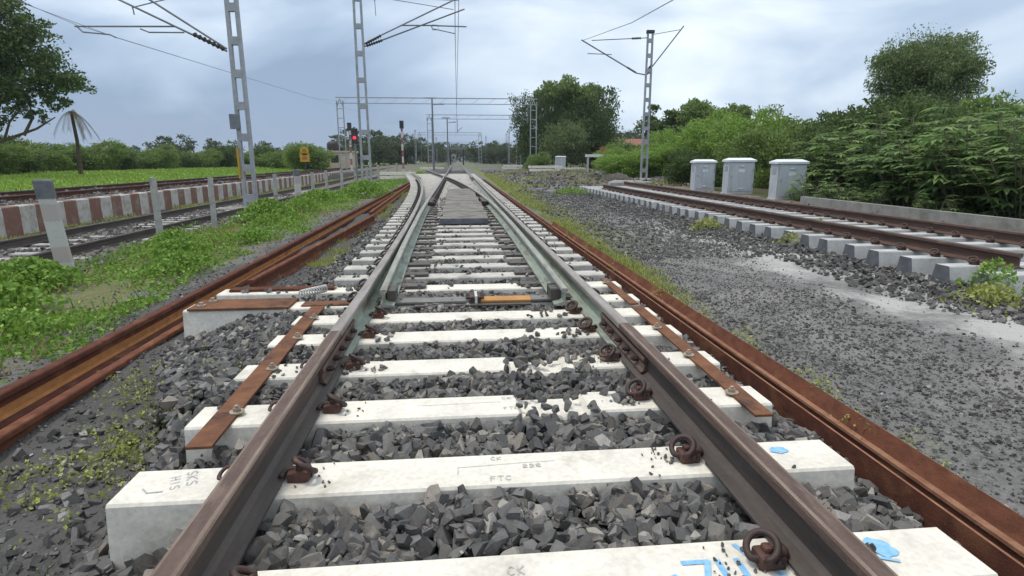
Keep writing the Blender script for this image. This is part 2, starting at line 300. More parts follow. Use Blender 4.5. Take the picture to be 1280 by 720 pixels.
# ------------------------------------------------------------------ object helpers
def tag(o, label, cat, group=None, kind=None):
    o['label'] = label
    if cat: o['category'] = cat
    if group: o['group'] = group
    if kind: o['kind'] = kind
    return o
def empty(name, loc=(0, 0, 0), label=None, cat=None, group=None, rotz=0.0):
    o = bpy.data.objects.new(name, None); o.empty_display_size = 0.2; COL.objects.link(o); o.location = loc; o.rotation_euler = (0, 0, rotz)
    if label: tag(o, label, cat, group)
    return o
def link_mesh(name, me, mats, parent=None, loc=(0, 0, 0), smooth=False):
    for m in (mats if isinstance(mats, (list, tuple)) else [mats]): me.materials.append(M[m] if isinstance(m, str) else m)
    if smooth: me.polygons.foreach_set('use_smooth', [True] * len(me.polygons))
    o = bpy.data.objects.new(name, me); COL.objects.link(o); o.location = loc
    if parent is not None: o.parent = parent
    return o
class MB:
    def __init__(s): s.v = []; s.f = []; s.mi = []
    def add(s, vs, fs, mi=0):
        b = len(s.v); s.v += [tuple(map(float, p)) for p in vs]; s.f += [tuple(b + i for i in f) for f in fs]
        s.mi += list(mi) if isinstance(mi, (list, tuple)) else [mi] * len(fs); return s
    def box(s, x0, x1, y0, y1, z0, z1, mi=0, bev=0.0):
        if bev <= 0:
            vs = [(x, y, z) for z in (z0, z1) for x, y in ((x0, y0), (x1, y0), (x1, y1), (x0, y1))]
            return s.add(vs, [(3, 2, 1, 0), (4, 5, 6, 7), (0, 1, 5, 4), (1, 2, 6, 5), (2, 3, 7, 6), (3, 0, 4, 7)], mi)
        bm = bmesh.new(); bmesh.ops.create_cube(bm, size=1.0)
        for v in bm.verts: v.co = Vector(((x0 + x1) / 2 + v.co.x * (x1 - x0), (y0 + y1) / 2 + v.co.y * (y1 - y0), (z0 + z1) / 2 + v.co.z * (z1 - z0)))
        bmesh.ops.bevel(bm, geom=bm.edges[:], offset=bev, segments=2, affect='EDGES', profile=0.6)
        return s.bm(bm, mi)
    def bm(s, bm, mi=0):
        bm.verts.index_update(); vs = [v.co[:] for v in bm.verts]; fs = [[v.index for v in f.verts] for f in bm.faces]; bm.free(); return s.add(vs, fs, mi)
    def tube(s, pts, r, n=8, mi=0, caps=True, up=None):
        pts = [Vector(p) for p in pts]; rs = r if isinstance(r, (list, tuple)) else [r] * len(pts)
        rings = []; prev = None
        for i, p in enumerate(pts):
            t = (pts[min(i + 1, len(pts) - 1)] - pts[max(i - 1, 0)]).normalized()
            if prev is None:
                a = Vector((0, 0, 1)) if abs(t.z) < 0.9 else Vector((1, 0, 0))
                u = t.cross(a).normalized()
            else: u = (prev - t * prev.dot(t)).normalized()
            prev = u; w = t.cross(u)
            rings.append([p + (u * math.cos(2 * math.pi * k / n) + w * math.sin(2 * math.pi * k / n)) * rs[i] for k in range(n)])
        vs = [q for rg in rings for q in rg]; fs = []
        for i in range(len(pts) - 1):
            for k in range(n): fs.append((i * n + k, i * n + (k + 1) % n, (i + 1) * n + (k + 1) % n, (i + 1) * n + k))
        if caps: fs.append(tuple(range(n - 1, -1, -1))); fs.append(tuple((len(pts) - 1) * n + k for k in range(n)))
        return s.add(vs, fs, mi)
    def cyl(s, x, y, z0, z1, r, n=10, mi=0): return s.tube([(x, y, z0), (x, y, z1)], r, n, mi)
    def sweep(s, prof, path, mis=None):
        # prof: function(i, t) -> list of (lateral, z) ; path: list of (x, y, z)
        n = None; vs = []
        P = [Vector(p) for p in path]
        for i, p in enumerate(P):
            t = P[min(i + 1, len(P) - 1)] - P[max(i - 1, 0)]; t.z = 0; t.normalize(); lat = Vector((t.y, -t.x, 0))
            pr = prof(i, i / max(1, len(P) - 1)) if callable(prof) else prof
            n = len(pr); vs += [p + lat * a + Vector((0, 0, b)) for a, b in pr]
        fs = []; mi = []
        for i in range(len(P) - 1):
            for k in range(n):
                fs.append((i * n + k, i * n + (k + 1) % n, (i + 1) * n + (k + 1) % n, (i + 1) * n + k)); mi.append(mis[k] if mis else 0)
        fs.append(tuple(range(n - 1, -1, -1))); fs.append(tuple((len(P) - 1) * n + k for k in range(n))); mi += [mis[0] if mis else 0] * 2
        return s.add(vs, fs, mi)
    def mesh(s, name, origin=(0, 0, 0)):
        me = bpy.data.meshes.new(name); o = origin
        me.from_pydata([(v[0] - o[0], v[1] - o[1], v[2] - o[2]) for v in s.v], [], s.f)
        me.polygons.foreach_set('material_index', s.mi); me.polygons.foreach_set('use_smooth', [False] * len(me.polygons)); me.update()
        bm = bmesh.new(); bm.from_mesh(me); bmesh.ops.recalc_face_normals(bm, faces=bm.faces[:]); bm.to_mesh(me); bm.free()
        return me
    def build(s, name, mats, parent=None, origin=(0, 0, 0), smooth=False):
        # vertices are in world space; origin is where the object stands
        me = s.mesh(name, origin)
        loc = Vector(origin) - (Vector(parent.location) if parent is not None else Vector((0, 0, 0)))
        return link_mesh(name, me, mats, parent, loc, smooth)
def np_mesh(name, V, Fv, nper):
    me = bpy.data.meshes.new(name); nf = len(Fv)
    me.vertices.add(len(V)); me.vertices.foreach_set('co', np.asarray(V, np.float32).ravel())
    me.loops.add(nf * nper); me.loops.foreach_set('vertex_index', np.asarray(Fv, np.int32).ravel())
    me.polygons.add(nf); me.polygons.foreach_set('loop_start', np.arange(0, nf * nper, nper, dtype=np.int32))
    me.polygons.foreach_set('loop_total', np.full(nf, nper, np.int32)); me.polygons.foreach_set('use_smooth', np.zeros(nf, bool)); me.update(calc_edges=True); return me
ONES = ['first', 'second', 'third', 'fourth', 'fifth', 'sixth', 'seventh', 'eighth', 'ninth', 'tenth', 'eleventh', 'twelfth', 'thirteenth', 'fourteenth', 'fifteenth', 'sixteenth', 'seventeenth', 'eighteenth', 'nineteenth']
TENS = {2: ('twenty', 'twentieth'), 3: ('thirty', 'thirtieth'), 4: ('forty', 'fortieth'), 5: ('fifty', 'fiftieth'), 6: ('sixty', 'sixtieth'), 7: ('seventy', 'seventieth'), 8: ('eighty', 'eightieth')}
def nth(n):
    if n < 20: return ONES[n - 1]
    return TENS[n // 10][1] if n % 10 == 0 else TENS[n // 10][0] + '-' + ONES[n % 10 - 1]

# ------------------------------------------------------------------ ground
GX = [-1500, -400, -60, -15, -12, -10.04, -9.96, -9, -6.3, -5.6, -4, -3, -2.4, -1.7, 1.5, 2.3, 3.5, 4.9, 5.2, 8.0, 8.3, 8.9, 9.2, 12, 60, 400, 1500]
GZ = [1.0, .35, .02, -.12, -.15, -.07, -.62, -.68, -.68, -.57, -.50, -.46, -.45, -.47, -.47, -.43, -.41, -.41, -.40, -.37, -.27, -.21, -.19, -.12, .2, .5, 1.0]
def gz(x, y):
    x = np.asarray(x, float); y = np.asarray(y, float)
    z = np.interp(x, GX, GZ)
    far = np.clip((y - 45) / 60, 0, 1)
    z = z * (1 - far) + far * np.where(np.abs(x) < 14, -.12, z)
    w = np.clip((np.abs(x) - 1.7) / .5, 0, 1) * np.where((x > 5.2) & (x < 8.1), 0.3, 1)
    return z + w * (0.022 * np.sin(x * 2.1 + y * 1.3) + 0.018 * np.sin(x * 3.7 - y * 2.2 + 1) + 0.01 * np.sin(x * 7.3 + y * 6.1))
def gz1(x, y): return float(gz(x, y))
xs = np.unique(np.concatenate([np.arange(-6.5, 9.3, .12), np.arange(-12, -6.5, .25), np.arange(9.3, 16, .4), np.array([-10.04, -10.0, -9.97, -9.96]), -12 - np.geomspace(.5, 1490, 46), 16 + np.geomspace(.5, 1480, 40)]))
ys = np.unique(np.concatenate([np.arange(-14, 0, .8), np.arange(0, 12, .13), 12 + np.geomspace(.15, 1600, 150)]))
XX, YY = np.meshgrid(xs, ys); ZZ = gz(XX, YY)
idx = np.arange(XX.size).reshape(XX.shape)
Fq = np.stack([idx[:-1, :-1], idx[:-1, 1:], idx[1:, 1:], idx[1:, :-1]], -1).reshape(-1, 4)
gm = np_mesh('ground', np.stack([XX.ravel(), YY.ravel(), ZZ.ravel()], 1), Fq, 4)
tag(link_mesh('ground', gm, 'ground', smooth=True), 'dark gravelly railway yard ground with sandy and grassy strips', 'ground', kind='structure')

# ballast surface height under the turnout
def bs(x, y):
    x = np.asarray(x, float); y = np.asarray(y, float)
    near = np.interp(x, [-2.0, -1.75, -1.45, -1.1, -.9, .95, 1.2, 1.45, 1.62], [-.56, -.50, -.42, -.30, -.23, -.214, -.27, -.33, -.40])
    heap = np.interp(x, [-2.45, -2.25, -1.9, -1.5, -.9, .95, 1.2, 1.45, 1.62], [-.50, -.42, -.285, -.225, -.210, -.214, -.26, -.33, -.40])
    farp = np.interp(x, [-2.6, -2.1, -1.7, -1.35, -.9, .95, 1.25, 1.5, 1.62], [-.58, -.50, -.37, -.26, -.228, -.228, -.25, -.33, -.40])
    a = np.clip((y - 2.3) / .7, 0, 1); b = np.clip((y - 4.75) / .5, 0, 1)
    z = near * (1 - a) + heap * a * (1 - b) + farp * b
    z = z - .3 * np.clip((np.interp(y, [2.4, 3.1, 4.4, 4.9], [-1.48, -1.72, -2.38, -2.4]) - x) / .15, 0, 1) * (y < 4.9)
    return z + .012 * np.sin(x * 9 + y * 5) + .012 * np.sin(y * 11 - x * 4)
bx = np.arange(-2.6, 1.63, .08); by = np.unique(np.concatenate([np.arange(-2, 14, .1), np.arange(14, 75, .8)]))
BX, BY = np.meshgrid(bx, by); BZ = bs(BX, BY) - .085
BX = BX - np.where(BY > 8, np.clip(-BX - .5, 0, 3) * np.clip((BY - 8) / 30, 0, 1) * .6, 0)
idx = np.arange(BX.size).reshape(BX.shape)
bmh = np_mesh('ballast_bed', np.stack([BX.ravel(), BY.ravel(), BZ.ravel()], 1), np.stack([idx[:-1, :-1], idx[:-1, 1:], idx[1:, 1:], idx[1:, :-1]], -1).reshape(-1, 4), 4)
tag(link_mesh('ballast_bed', bmh, 'bed', smooth=True), 'dark ballast bed under the turnout sleepers', 'ballast bed', kind='structure')

# ------------------------------------------------------------------ stones
def hull_base(seed, cuts, dims):
    """angular broken stone: a box trimmed by random planes, so it keeps large flat faces"""
    r = np.random.default_rng(seed); bm = bmesh.new(); bmesh.ops.create_cube(bm, size=2.0)
    for v in bm.verts: v.co = Vector([c * r.uniform(.72, 1.0) for c in v.co])
    for _ in range(cuts):
        d = Vector(r.normal(size=3)).normalized(); q = r.uniform(.50, .88)
        bmesh.ops.bisect_plane(bm, geom=bm.verts[:] + bm.edges[:] + bm.faces[:], plane_co=d * q, plane_no=d, clear_outer=True)
        res = bmesh.ops.convex_hull(bm, input=bm.verts[:])
        bmesh.ops.delete(bm, geom=[v for v in bm.verts if not v.link_faces], context='VERTS')
    bmesh.ops.remove_doubles(bm, verts=bm.verts[:], dist=.06)
    bmesh.ops.convex_hull(bm, input=bm.verts[:])
    bmesh.ops.delete(bm, geom=[v for v in bm.verts if not v.link_faces], context='VERTS')
    V = np.array([v.co[:] for v in bm.verts]); bm.free()
    # clean hull from the points only
    bm = bmesh.new()
    for p in V: bm.verts.new(Vector(p))
    bmesh.ops.convex_hull(bm, input=bm.verts[:])
    bmesh.ops.delete(bm, geom=[v for v in bm.verts if not v.link_faces], context='VERTS')
    bmesh.ops.triangulate(bm, faces=bm.faces[:])
    for v in bm.verts: v.co = Vector((v.co.x * dims[0], v.co.y * dims[1], v.co.z * dims[2]))
    bm.verts.index_update(); V = np.array([v.co[:] for v in bm.verts]); Fc = np.array([[v.index for v in f.verts] for f in bm.faces]); bm.free(); return V, Fc
BASES = [hull_base(i, 6 + i % 4, (1.0, random.uniform(.55, .85), random.uniform(.40, .68))) for i in range(18)]
SMALL = [hull_base(100 + i, 3, (1.0, .75, .42)) for i in range(8)]
def rot_mats(n, r, tilt=None):
    q = r.normal(size=(n, 4))
    if tilt is not None: q[:, 1:3] *= tilt
    q /= np.linalg.norm(q, axis=1)[:, None]; w, x, y, z = q.T
    return np.stack([1 - 2 * (y * y + z * z), 2 * (x * y - z * w), 2 * (x * z + y * w), 2 * (x * y + z * w), 1 - 2 * (x * x + z * z), 2 * (y * z - x * w), 2 * (x * z - y * w), 2 * (y * z + x * w), 1 - 2 * (x * x + y * y)], -1).reshape(n, 3, 3)
def scatter(pos, rad, bases, r, tilt=None):
    n = len(pos); R = rot_mats(n, r, tilt); which = r.integers(0, len(bases), n); Vs = []; Fs = []; off = 0
    for b, (V, Fc) in enumerate(bases):
        s = np.where(which == b)[0]
        if not len(s): continue
        W = np.einsum('nij,vj->nvi', R[s], V) * rad[s, None, None] + pos[s, None, :]
        F2 = Fc[None] + (np.arange(len(s)) * len(V))[:, None, None] + off
        Vs.append(W.reshape(-1, 3)); Fs.append(F2.reshape(-1, 3)); off += len(s) * len(V)
    return np.concatenate(Vs), np.concatenate(Fs)

# sleeper table: (y, x_left, x_right)
SLP = [(0.82, -1.375, 1.375), (1.42, -1.375, 1.385), (2.03, -1.375, 1.375), (2.63, -1.375, 1.375), (3.21, -1.375, 1.375), (3.80, -1.375, 1.375), (4.30, -1.36, 1.375), (4.78, -2.32, 1.39), (5.34, -2.28, 1.39)]
def div(y): return max(0.0, y - 3.4) ** 2 / 660.0 if y < 36.7 else (33.3 ** 2 / 660.0 + (y - 36.7) * 33.3 / 330.0)
y = 5.34
while y < 50:
    y += 0.57; SLP.append((y, -1.375 - (div(y) if y > 6 else 0), 1.375))
SY = np.array([s[0] for s in SLP[1:]]); SXL = np.array([s[1] for s in SLP[1:]]); SXR = np.array([s[2] for s in SLP[1:]])
def on_sleeper(x, y, m=.0):
    j = np.abs(y[:, None] - SY[None]).argmin(1)
    return (np.abs(y - SY[j]) < .125 + m) & (x > SXL[j] - .02 - m) & (x < SXR[j] + .02 + m)

def ballast_points():
    P = []; Rr = []
    LEFT = lambda x, y: x > np.interp(y, [2.4, 3.1, 4.4, 4.9], [-1.48, -1.72, -2.38, -2.4]) + rng.normal(0, .07, len(x))
    def layer(n, x0, x1, y0, y1, rlo, rhi, dz, keep=None):
        x = rng.uniform(x0, x1, n); yy = rng.uniform(y0, y1, n); rr = rng.uniform(rlo, rhi, n) * rng.choice([.7, 1, 1, 1.25], n)
        z = bs(x, yy) + rng.uniform(-dz, dz, n) - rr * .30
        k = ~on_sleeper(x, yy, .012) & (np.abs(np.abs(x) - .874) > .095)
        fr = (np.abs(np.abs(x) - .874) <= .095)     # low stones under the rail foot
        z = np.where(fr, np.minimum(z, -.235 - rr), z); k |= fr & ~on_sleeper(x, yy, .012)
        k &= z > gz(x, yy) - .02
        if keep is not None: k &= keep(x, yy)
        P.append(np.stack([x, yy, z], 1)[k]); Rr.append(rr[k])
    layer(4200, -1.15, 1.6, -.2, 2.6, .030, .058, .016); layer(3800, -1.15, 1.6, -.2, 2.6, .030, .050, .03); layer(3200, -1.15, 1.6, .9, 2.6, .012, .024, .022); layer(5000, -2.0, 1.6, .9, 5.4, .006, .014, .03, LEFT)
    layer(900, -2.0, -1.0, .6, 2.7, .030, .058, .02, lambda x, y: rng.random(len(x)) < np.clip((x + 1.95) / .45, 0, 1))
    layer(12500, -2.4, 1.6, 2.5, 5.4, .028, .050, .02, LEFT)
    layer(5500, -2.4, 1.6, 2.5, 5.4, .018, .032, .03, LEFT)
    layer(19000, -1.75, 1.6, 5.4, 14, .026, .042, .025)
    layer(2500, -2.2, -1.7, 5.4, 14, .02, .035, .03, lambda x, y: rng.random(len(x)) < .5)
    layer(9000, -3.0, 1.6, 14, 34, .03, .05, .03)
    # stones lying over parts of the sleepers
    def over(n, x0, x1, yc, rlo, rhi, top=-.182):
        x = rng.uniform(x0, x1, n); yy = yc + rng.uniform(-.12, .12, n); rr = rng.uniform(rlo, rhi, n); P.append(np.stack([x, yy, top + rr * .45], 1)); Rr.append(rr)
    over(26, .12, .75, 2.63, .016, .034); over(34, .10, .78, 3.21, .02, .036); over(26, .25, .78, 3.80, .016, .03); over(14, .35, .75, 4.30, .015, .03)
    over(14, -.78, -.6, 3.8, .014, .026); over(14, -.78, -.55, 3.21, .012, .024); over(14, -1.25, -1.0, 3.21, .010, .018); over(5, -1.3, -1.2, 2.63, .010, .016)
    for (yc, _, _) in SLP[7:32]: over(rng.integers(1, 9), -.5, .5, yc, .014, .030); over(rng.integers(10, 24), .42, .80, yc, .018, .036); over(rng.integers(8, 20), -.80, -.48, yc, .016, .034); over(rng.integers(0, 6), 1.0, 1.35, yc, .012, .026); over(rng.integers(2, 9), -1.35, -.98, yc, .012, .028)
    over(30, -1.6, -1.0, 5.0, .018, .034, -.20); over(26, -2.1, -1.0, 5.34, .016, .03)
    # crumbs near the clips
    def crumbs(n, x, yc, s=.05):
        P.append(np.stack([rng.normal(x, s, n), rng.normal(yc, .05, n), np.full(n, -.177)], 1)); Rr.append(rng.uniform(.004, .010, n))
    for yc in (1.42, 2.03, 2.63, 3.21): crumbs(26, .66, yc, .06); crumbs(9, -.68, yc, .05); crumbs(9, 1.02, yc, .04)
    for xx, r in ((1.03, .030), (1.07, .024), (1.01, .022), (1.09, .018)): P.append(np.array([[xx, 1.40 + (xx - 1.03) * .6, -.172 + r * .3]])); Rr.append(np.array([r]))
    for xx, yy in ((1.0, 2.05), (1.03, 2.04)): P.append(np.array([[xx, yy, -.172]])); Rr.append(np.array([.017]))
    return np.concatenate(P), np.concatenate(Rr)
bp, br = ballast_points()
V, Fc = scatter(bp, br, BASES, rng, .75)
tag(link_mesh('ballast_stones', np_mesh('ballast_stones', V, Fc, 3), 'stone'), 'sharp dark grey crushed stone ballast filling the gaps between white sleepers', 'ballast', kind='stuff')

def gravel():
    P = []; Rr = []
    def a(n, x0, x1, y0, y1, lo, hi, keep=None, dz=.3):
        x = rng.uniform(x0, x1, n); yy = rng.uniform(y0, y1, n); rr = rng.uniform(lo, hi, n) * rng.choice([.6, .8, 1, 1.4], n)
        z = gz(x, yy) + rr * dz
        k = np.ones(n, bool) if keep is None else keep(x, yy)
        P.append(np.stack([x, yy, z], 1)[k]); Rr.append(rr[k])
    a(5000, -3.4, -1.5, 1.0, 8, .005, .016, lambda x, y: rng.random(len(x)) < np.clip(1.2 + (x + 1.5) * .55, .25, 1)); a(350, -2.4, -1.5, 1.2, 3.5, .015, .03)
    a(16000, 2.0, 5.1, 1.5, 9, .006, .015, lambda x, y: (np.sin(x * 2.2 + y * .5) + np.sin(y * 1.1 - x) + rng.normal(0, .6, len(x)) > -.3) & (rng.random(len(x)) > 1.1 * np.exp(-((x - 4.35 - .25 * np.sin(y * .9)) / .52) ** 2)))
    a(14000, 2.2, 5.2, 8, 26, .012, .028); a(24000, 1.95, 5.1, 1.5, 10, .004, .010, lambda x, y: rng.random(len(x)) > np.clip(np.exp(-((x - 4.35 - .25 * np.sin(y * .9)) / .55) ** 2) * 1.25, 0, .97)); a(5000, -3.4, -1.5, 1.0, 8, .003, .009)
    a(5200, 4.35, 5.5, 4.3, 25, .018, .036, None, .5); a(2200, 4.75, 5.35, 4.3, 25, .02, .036, None, 1.0)
    a(5000, 2.6, 14, 25, 70, .025, .07); a(250, 4, 14, 27, 60, .06, .14)
    a(4000, -6.2, -5.4, 6, 30, .015, .035); a(7000, -9.7, -6.1, 7, 30, .02, .038)
    a(2500, 7.5, 9.0, 6, 26, .010, .04)
    a(4500, -14.9, -11.0, 14, 55, .03, .06)
    a(2500, -4.2, -2.8, 3.5, 20, .006, .016)
    return np.concatenate(P), np.concatenate(Rr)
gp, gr = gravel()
V, Fc = scatter(gp, gr, SMALL, rng, .6)
tag(link_mesh('loose_gravel', np_mesh('loose_gravel', V, Fc, 3), 'gravel'), 'loose small gravel scattered over the dark yard ground', 'gravel', kind='stuff')

# ------------------------------------------------------------------ sleepers
SEC = [(-.14, -.235), (-.117, -.010), (-.109, 0.0), (.109, 0.0), (.117, -.010), (.14, -.235)]
def sleeper_mesh(name, x0, x1, dips=(), zt=0.0, sec=SEC):
    """concrete beam along x; dips = [(xa, xb, depth)] lowered seats"""
    mb = MB(); st = [(x0, 0.0)]
    for a, b, d in dips: st += [(a - .012, 0.0), (a + .012, -d), (b - .012, -d), (b + .012, 0.0)]
    st += [(x1, 0.0)]; n = len(sec); vs = []
    for i, (x, dz) in enumerate(st):
        for (yy, zz) in sec: vs.append((x, yy, zt + (zz + (dz if zz > -.05 else 0))))
    fs = []; mi = []
    for i in range(len(st) - 1):
        for k in range(n): fs.append((i * n + k, i * n + (k + 1) % n, (i + 1) * n + (k + 1) % n, (i + 1) * n + k)); mi.append(0)
    fs += [tuple(range(n)), tuple((len(st) - 1) * n + k for k in range(n))]; mi += [1, 1]
    mb.add(vs, fs, mi); return mb.mesh(name)
# clip, insert, liner: built for the inner side of the right-hand rail (rail towards +x)
def _clip_pts():
    # standing ring leaning away from the rail, with a toe pressing on the rail foot
    nrm = Vector((-.42, -.36, .83)).normalized(); u = nrm.cross(Vector((0, 1, 0))).normalized(); w = nrm.cross(u); c = Vector((-.030, .0, .048)); out = [Vector((.0, -.050, .028)), Vector((.0, -.01, .028))]
    for k in range(13):
        a = 1.25 + k * (5.4 / 12); out.append(c + (u * math.cos(a) + w * math.sin(a)) * .045 + nrm * (.012 * math.sin(a * .5)))
    out += [Vector((.030, -.02, .034)), Vector((.046, .005, .028)), Vector((.047, .030, .026))]
    return out
CLIP_PTS = _clip_pts()
def smooth_pts(pts, it=2):
    P = [Vector(p) for p in pts]
    for _ in range(it):
        Q = [P[0]]
        for a, b in zip(P[:-1], P[1:]): Q += [a * .75 + b * .25, a * .25 + b * .75]
        P = Q + [P[-1]]
    return P
clip_me = MB().tube(smooth_pts(CLIP_PTS), .0112, 8).mesh('rail_clip'); clip_me.materials.append(M['clip']); clip_me.polygons.foreach_set('use_smooth', [True] * len(clip_me.polygons))
clipb_me = clip_me.copy(); clipb_me.materials[0] = M['clip_black']
ins_me = MB().box(-.050, .012, -.040, .030, -.004, .040, 0, .012).box(.006, .030, -.036, .026, -.004, .034, 0, .006).box(-.030, -.002, -.018, .016, .030, .058, 0, .009).mesh('cast_insert'); ins_me.materials.append(M['insert'])
lin_me = MB().box(.040, .062, -.055, .045, -.006, .0145, 0, .002).mesh('liner'); lin_me.materials.append(M['liner'])
def add_clip(parent, x, sign, black=False, ytw=0.0, sc=(1, 1, 1)):
    """sign=+1: rail lies towards +x of the clip"""
    c = bpy.data.objects.new('rail_clip', clipb_me if black else clip_me); COL.objects.link(c); c.parent = parent
    c.scale = sc; c.location = (x, ytw, .004); c.rotation_euler = (0, 0, 0 if sign > 0 else math.pi)
    for nm, me in (('cast_insert', ins_me), ('liner', lin_me)):
        d = bpy.data.objects.new(nm, me); COL.objects.link(d); d.parent = c
SLT = -.182
def stroke(mb, pts, w, z=.0025):
    P = [Vector((p[0], p[1], z)) for p in pts]
    for i in range(len(P) - 1):
        d = (P[i + 1] - P[i]).normalized(); nrm = Vector((-d.y, d.x, 0)) * w / 2; a = P[i] - d * w * .3; b = P[i + 1] + d * w * .3; dz = Vector((0, 0, .0004 * (i % 3)))
        mb.add([a - nrm + dz, b - nrm + dz, b + nrm + dz, a + nrm + dz], [(0, 1, 2, 3)])
def blob(mb, x, y, rx, ry, seed, z=.003):
    r = random.Random(seed); n = 22; ph = [r.uniform(0, 6.28) for _ in range(3)]
    pts = []
    for k in range(n):
        a = 2 * math.pi * k / n; q = 1 + .12 * math.sin(2 * a + ph[0]) + .09 * math.sin(5 * a + ph[1]) + .05 * math.sin(9 * a + ph[2]); pts.append((x + rx * q * math.cos(a), y + ry * q * math.sin(a), z))
    mb.add(pts, [tuple(range(n))])
GLY = {'C': [[(.9, .85), (.5, 1), (.1, .75), (.1, .25), (.5, 0), (.9, .15)]], 'K': [[(.1, 0), (.1, 1)], [(.9, 1), (.1, .45), (.9, 0)]], 'F': [[(.1, 0), (.1, 1), (.9, 1)], [(.1, .5), (.7, .5)]], 'T': [[(.5, 0), (.5, 1)], [(0, 1), (1, 1)]],
       'S': [[(.9, .85), (.5, 1), (.1, .8), (.3, .55), (.8, .4), (.85, .15), (.5, 0), (.1, .15)]], 'I': [[(.5, 0), (.5, 1)]], 'H': [[(.1, 0), (.1, 1)], [(.9, 0), (.9, 1)], [(.1, .5), (.9, .5)]], '7': [[(0, 1), (1, 1), (.35, 0)]], 'U': [[(.1, 1), (.1, .25), (.5, 0), (.9, .25), (.9, 1)]],
       'Z': [[(0, 1), (.9, 1), (.1, 0), (1, 0)]], 'L': [[(.1, 1), (.1, 0), (.8, 0)]], '2': [[(.1, .8), (.5, 1), (.85, .75), (.1, 0), (.9, 0)]]}
def write(mb, s, x, y, h, w, sw, z=.0025, rot=0.0, adv=1.3):
    ca, sa = math.cos(rot), math.sin(rot)
    for i, ch in enumerate(s):
        for ln in GLY.get(ch, []):
            pts = [((px * w + i * w * adv), py * h) for px, py in ln]; stroke(mb, [(x + a * ca - b * sa, y + a * sa + b * ca) for a, b in pts], sw, z)
lab_near = {1: 'white concrete sleeper with large blue paint marks, nearest whole one to the camera', 2: 'white concrete sleeper with one round blue paint spot and stamped letters', 3: 'white concrete sleeper carrying the near ends of both rusty straps',
            4: 'white concrete sleeper half covered by stones, next beyond the strap ends', 5: 'white concrete sleeper at the rail joint with rust-brown fishplates', 6: 'white concrete sleeper just before the long plated sleeper', 7: 'long white concrete sleeper with the orange and grey tie plate', 8: 'long white concrete sleeper under the tips of the switch tongues'}
cx0 = .874
chair_me = MB().box(-.19, .19, -.075, .075, 0, .030, 0, .004).mesh('slide_chair'); chair_me.materials.append(M['chair'])
for i, (yc, xl, xr) in enumerate(SLP):
    dips = []
    if i == 0: continue
    if i in (3, 4): dips = [(.14, .46, .030)]
    me = sleeper_mesh('concrete_sleeper', xl, xr, dips)
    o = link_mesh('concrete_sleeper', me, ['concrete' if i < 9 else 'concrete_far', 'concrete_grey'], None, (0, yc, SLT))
    o.rotation_euler = (0, 0, random.uniform(-.004, .004))
    if i in lab_near: tag(o, lab_near[i], 'sleeper', 'concrete sleepers of the turnout')
    else: tag(o, 'concrete sleeper under the turnout rails, %s beyond the switch tongue tips' % nth(i - 8), 'sleeper', 'concrete sleepers of the turnout')
    dv = div(yc) if yc > 4.4 else 0
    blk = i >= 7
    if yc < 34:
        rl = -cx0 - dv
        add_clip(o, rl - .115, 1, blk, random.uniform(-.01, .01), (1, 1, 1) if blk else (.75, .8, .55)); add_clip(o, cx0 + .115, -1, blk, random.uniform(-.01, .01), (1, 1, 1) if blk else (.75, .8, .5))
        if i < 7:
            add_clip(o, rl + .115, -1, False, random.uniform(-.012, .012)); add_clip(o, cx0 - .115, 1, False, random.uniform(-.012, .012))
        elif yc < 15:
            for xx in (rl + .245, cx0 - .245):
                c = bpy.data.objects.new('slide_chair', chair_me); COL.objects.link(c); c.parent = o; c.location = (xx, 0, .0005)
        elif yc < 34:
            # lead rails: clips on both sides of the two inner rails
            xr_in = cx0 - div(yc)
            if abs(xr_in + cx0) > .35:
                add_clip(o, -cx0 + .115, -1, True); add_clip(o, xr_in - .115, 1, True)
    if i == 1:
        mb = MB(); blob(mb, 1.13, .03, .045, .042, 5); link_mesh('paint_spot', mb.mesh('paint_spot'), 'blue', o)
        mb = MB(); stroke(mb, [(1.02, .02), (1.08, -.01), (1.14, -.035)], .012, .0045); link_mesh('paint_smear', mb.mesh('paint_smear'), 'blue', o)
        mb = MB()
        write(mb, '7U', .50, -.10, .12, .075, .018); stroke(mb, [(.42, -.05), (.46, -.03)], .014); stroke(mb, [(.69, .085), (.71, .02), (.77, -.02)], .015); stroke(mb, [(.75, -.03), (.79, -.09)], .015)
        link_mesh('paint_mark', mb.mesh('paint_mark'), 'blue', o)
        mb = MB(); write(mb, 'CK', -.02, .02, .035, .022, .005); link_mesh('stamped_letters', mb.mesh('stamped_letters'), 'emboss', o)
    if i == 2:
        mb = MB(); blob(mb, 1.15, .035, .034, .030, 3); link_mesh('paint_mark', mb.mesh('paint_mark'), 'blue', o)
        mb = MB(); write(mb, 'CK', -.03, .065, .024, .018, .004); write(mb, 'FTC', -.04, -.085, .030, .022, .004)
        stroke(mb, [(-.16, .02), (.08, .035)], .003); stroke(mb, [(-.16, .02), (-.16, -.03)], .003); stroke(mb, [(.08, .035), (.22, .04)], .003); write(mb, '22S', .09, .0, .022, .02, .006)
        link_mesh('stamped_letters', mb.mesh('stamped_letters'), 'emboss', o)
        mb = MB(); write(mb, 'SKS', -1.19, .085, .036, .030, .0032, rot=-1.2); write(mb, '5HIS', -1.245, .08, .032, .026, .0032, rot=-1.2); stroke(mb, [(-1.30, -.02), (-1.27, -.05), (-1.22, -.045)], .006)
        link_mesh('pen_scribble', mb.mesh('pen_scribble'), 'pen', o)
    if i == 3:
        mb = MB(); write(mb, 'CK', .06, .06, .026, .02, .004); write(mb, 'FTC', .06, -.06, .026, .02, .004); stroke(mb, [(-.35, .02), (.05, .03)], .003)
        link_mesh('stamped_letters', mb.mesh('stamped_letters'), 'emboss', o)

